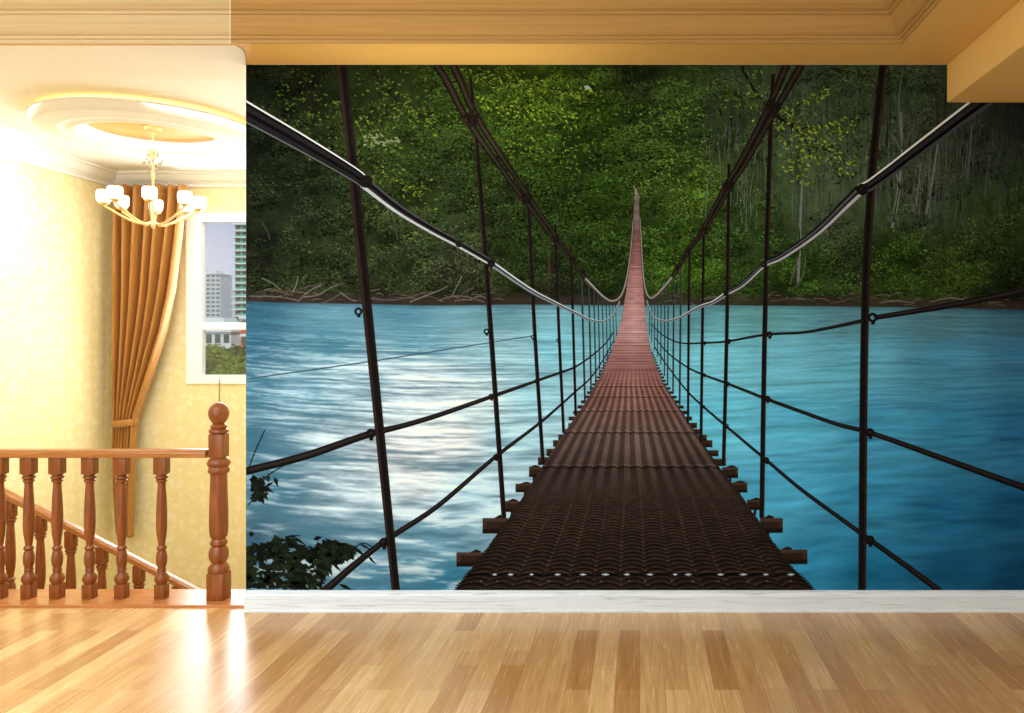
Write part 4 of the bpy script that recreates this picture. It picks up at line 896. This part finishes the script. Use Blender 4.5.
# ================================================================== LIGHT
wd = bpy.data.worlds.new('sky'); S.world = wd; wd.use_nodes = True; nt = wd.node_tree
tc = N(nt, 'ShaderNodeTexCoord'); sp = N(nt, 'ShaderNodeSeparateXYZ'); cr = N(nt, 'ShaderNodeValToRGB')
nt.links.new(tc.outputs['Generated'], sp.inputs[0]); nt.links.new(sp.outputs['Z'], cr.inputs[0]); nt.links.new(cr.outputs[0], nt.nodes['Background'].inputs['Color'])
cr.color_ramp.elements[0].color = rgba((214, 220, 236)); cr.color_ramp.elements[1].color = rgba((120, 150, 205)); cr.color_ramp.elements[0].position = .0; cr.color_ramp.elements[1].position = .28
nt.nodes['Background'].inputs['Strength'].default_value = 1.0
def area(name, loc, rot, sx, sy, power, col, spread=180):
    l = bpy.data.lights.new(name, 'AREA'); l.shape = 'RECTANGLE'; l.size = sx; l.size_y = sy; l.energy = power; l.color = col[:3]; l.spread = math.radians(spread)
    o = bpy.data.objects.new(name, l); COL.objects.link(o); o.location = loc; o.rotation_euler = rot; return o
def point(name, loc, power, col, rad=.06):
    l = bpy.data.lights.new(name, 'POINT'); l.energy = power; l.color = col[:3]; l.shadow_soft_size = rad
    o = bpy.data.objects.new(name, l); COL.objects.link(o); o.location = loc; return o
su = bpy.data.lights.new('sun', 'SUN'); su.energy = 2.6; su.angle = .01; su.color = (1, .97, .9); so = bpy.data.objects.new('sun', su); COL.objects.link(so); so.rotation_euler = (math.radians(52), 0, math.radians(28))
WARM = (.94, .94, .92); DAY = (.93, .95, 1.0); COOL = (.77, .89, 1.03)
area('window_daylight', ((WXa + WXb) / 2, YH - .05, (WZa + WZb) / 2), (math.radians(-90), 0, 0), 1.82, 1.6, 85, DAY)
area('tray_fill', (-3.0, 1.5, 3.30), (0, 0, 0), 3.6, 2.6, 150, COOL)  # added overhead area light for floor and mural; the tray holds no fittings
area('rear_fill', (-2.4, YB + .05, 1.6), (math.radians(90), 0, 0), 5.5, 2.2, 120, COOL)  # added fill from behind the camera; the rear wall has no window
area('hall_fill', (-3.4, 6.2, 3.05), (0, 0, 0), 2.2, 2.0, 62, (.88, .95, 1.0))  # added area light brightening the hall beyond its chandelier and cove
sl = bpy.data.lights.new('wall_lamp', 'SPOT'); sl.energy = 30; sl.color = WARM; sl.spot_size = math.radians(165); sl.spot_blend = 1; sl.shadow_soft_size = .06
so2 = bpy.data.objects.new('wall_lamp', sl); COL.objects.link(so2); so2.location = (XL + .45, 6.1, 2.62); so2.rotation_euler = (0, math.radians(90), 0)
area('soffit_glow_fill', (X_(450, 4.05), 4.05, 2.45), (math.radians(180), 0, 0), 1.4, .12, 2.6, (1, .9, .6))  # added upward light for the gold glow on the soffit; no fitting there

cam = bpy.data.cameras.new('camera'); co = bpy.data.objects.new('camera', cam); COL.objects.link(co)
co.location = (0, 0, H); co.rotation_euler = (PI / 2, 0, 0); cam.sensor_width = 36; cam.sensor_fit = 'HORIZONTAL'; cam.lens = F * 36 / 1024
cam.shift_x = (512 - CX) / 1024; cam.shift_y = (CY - 356.5) / 1024; cam.clip_end = 5000; cam.clip_start = .05
S.camera = co
S.view_settings.view_transform = 'Standard'; S.view_settings.look = 'None'; S.view_settings.gamma = 1; S.view_settings.use_curve_mapping = False
S.view_settings.exposure = 0.0
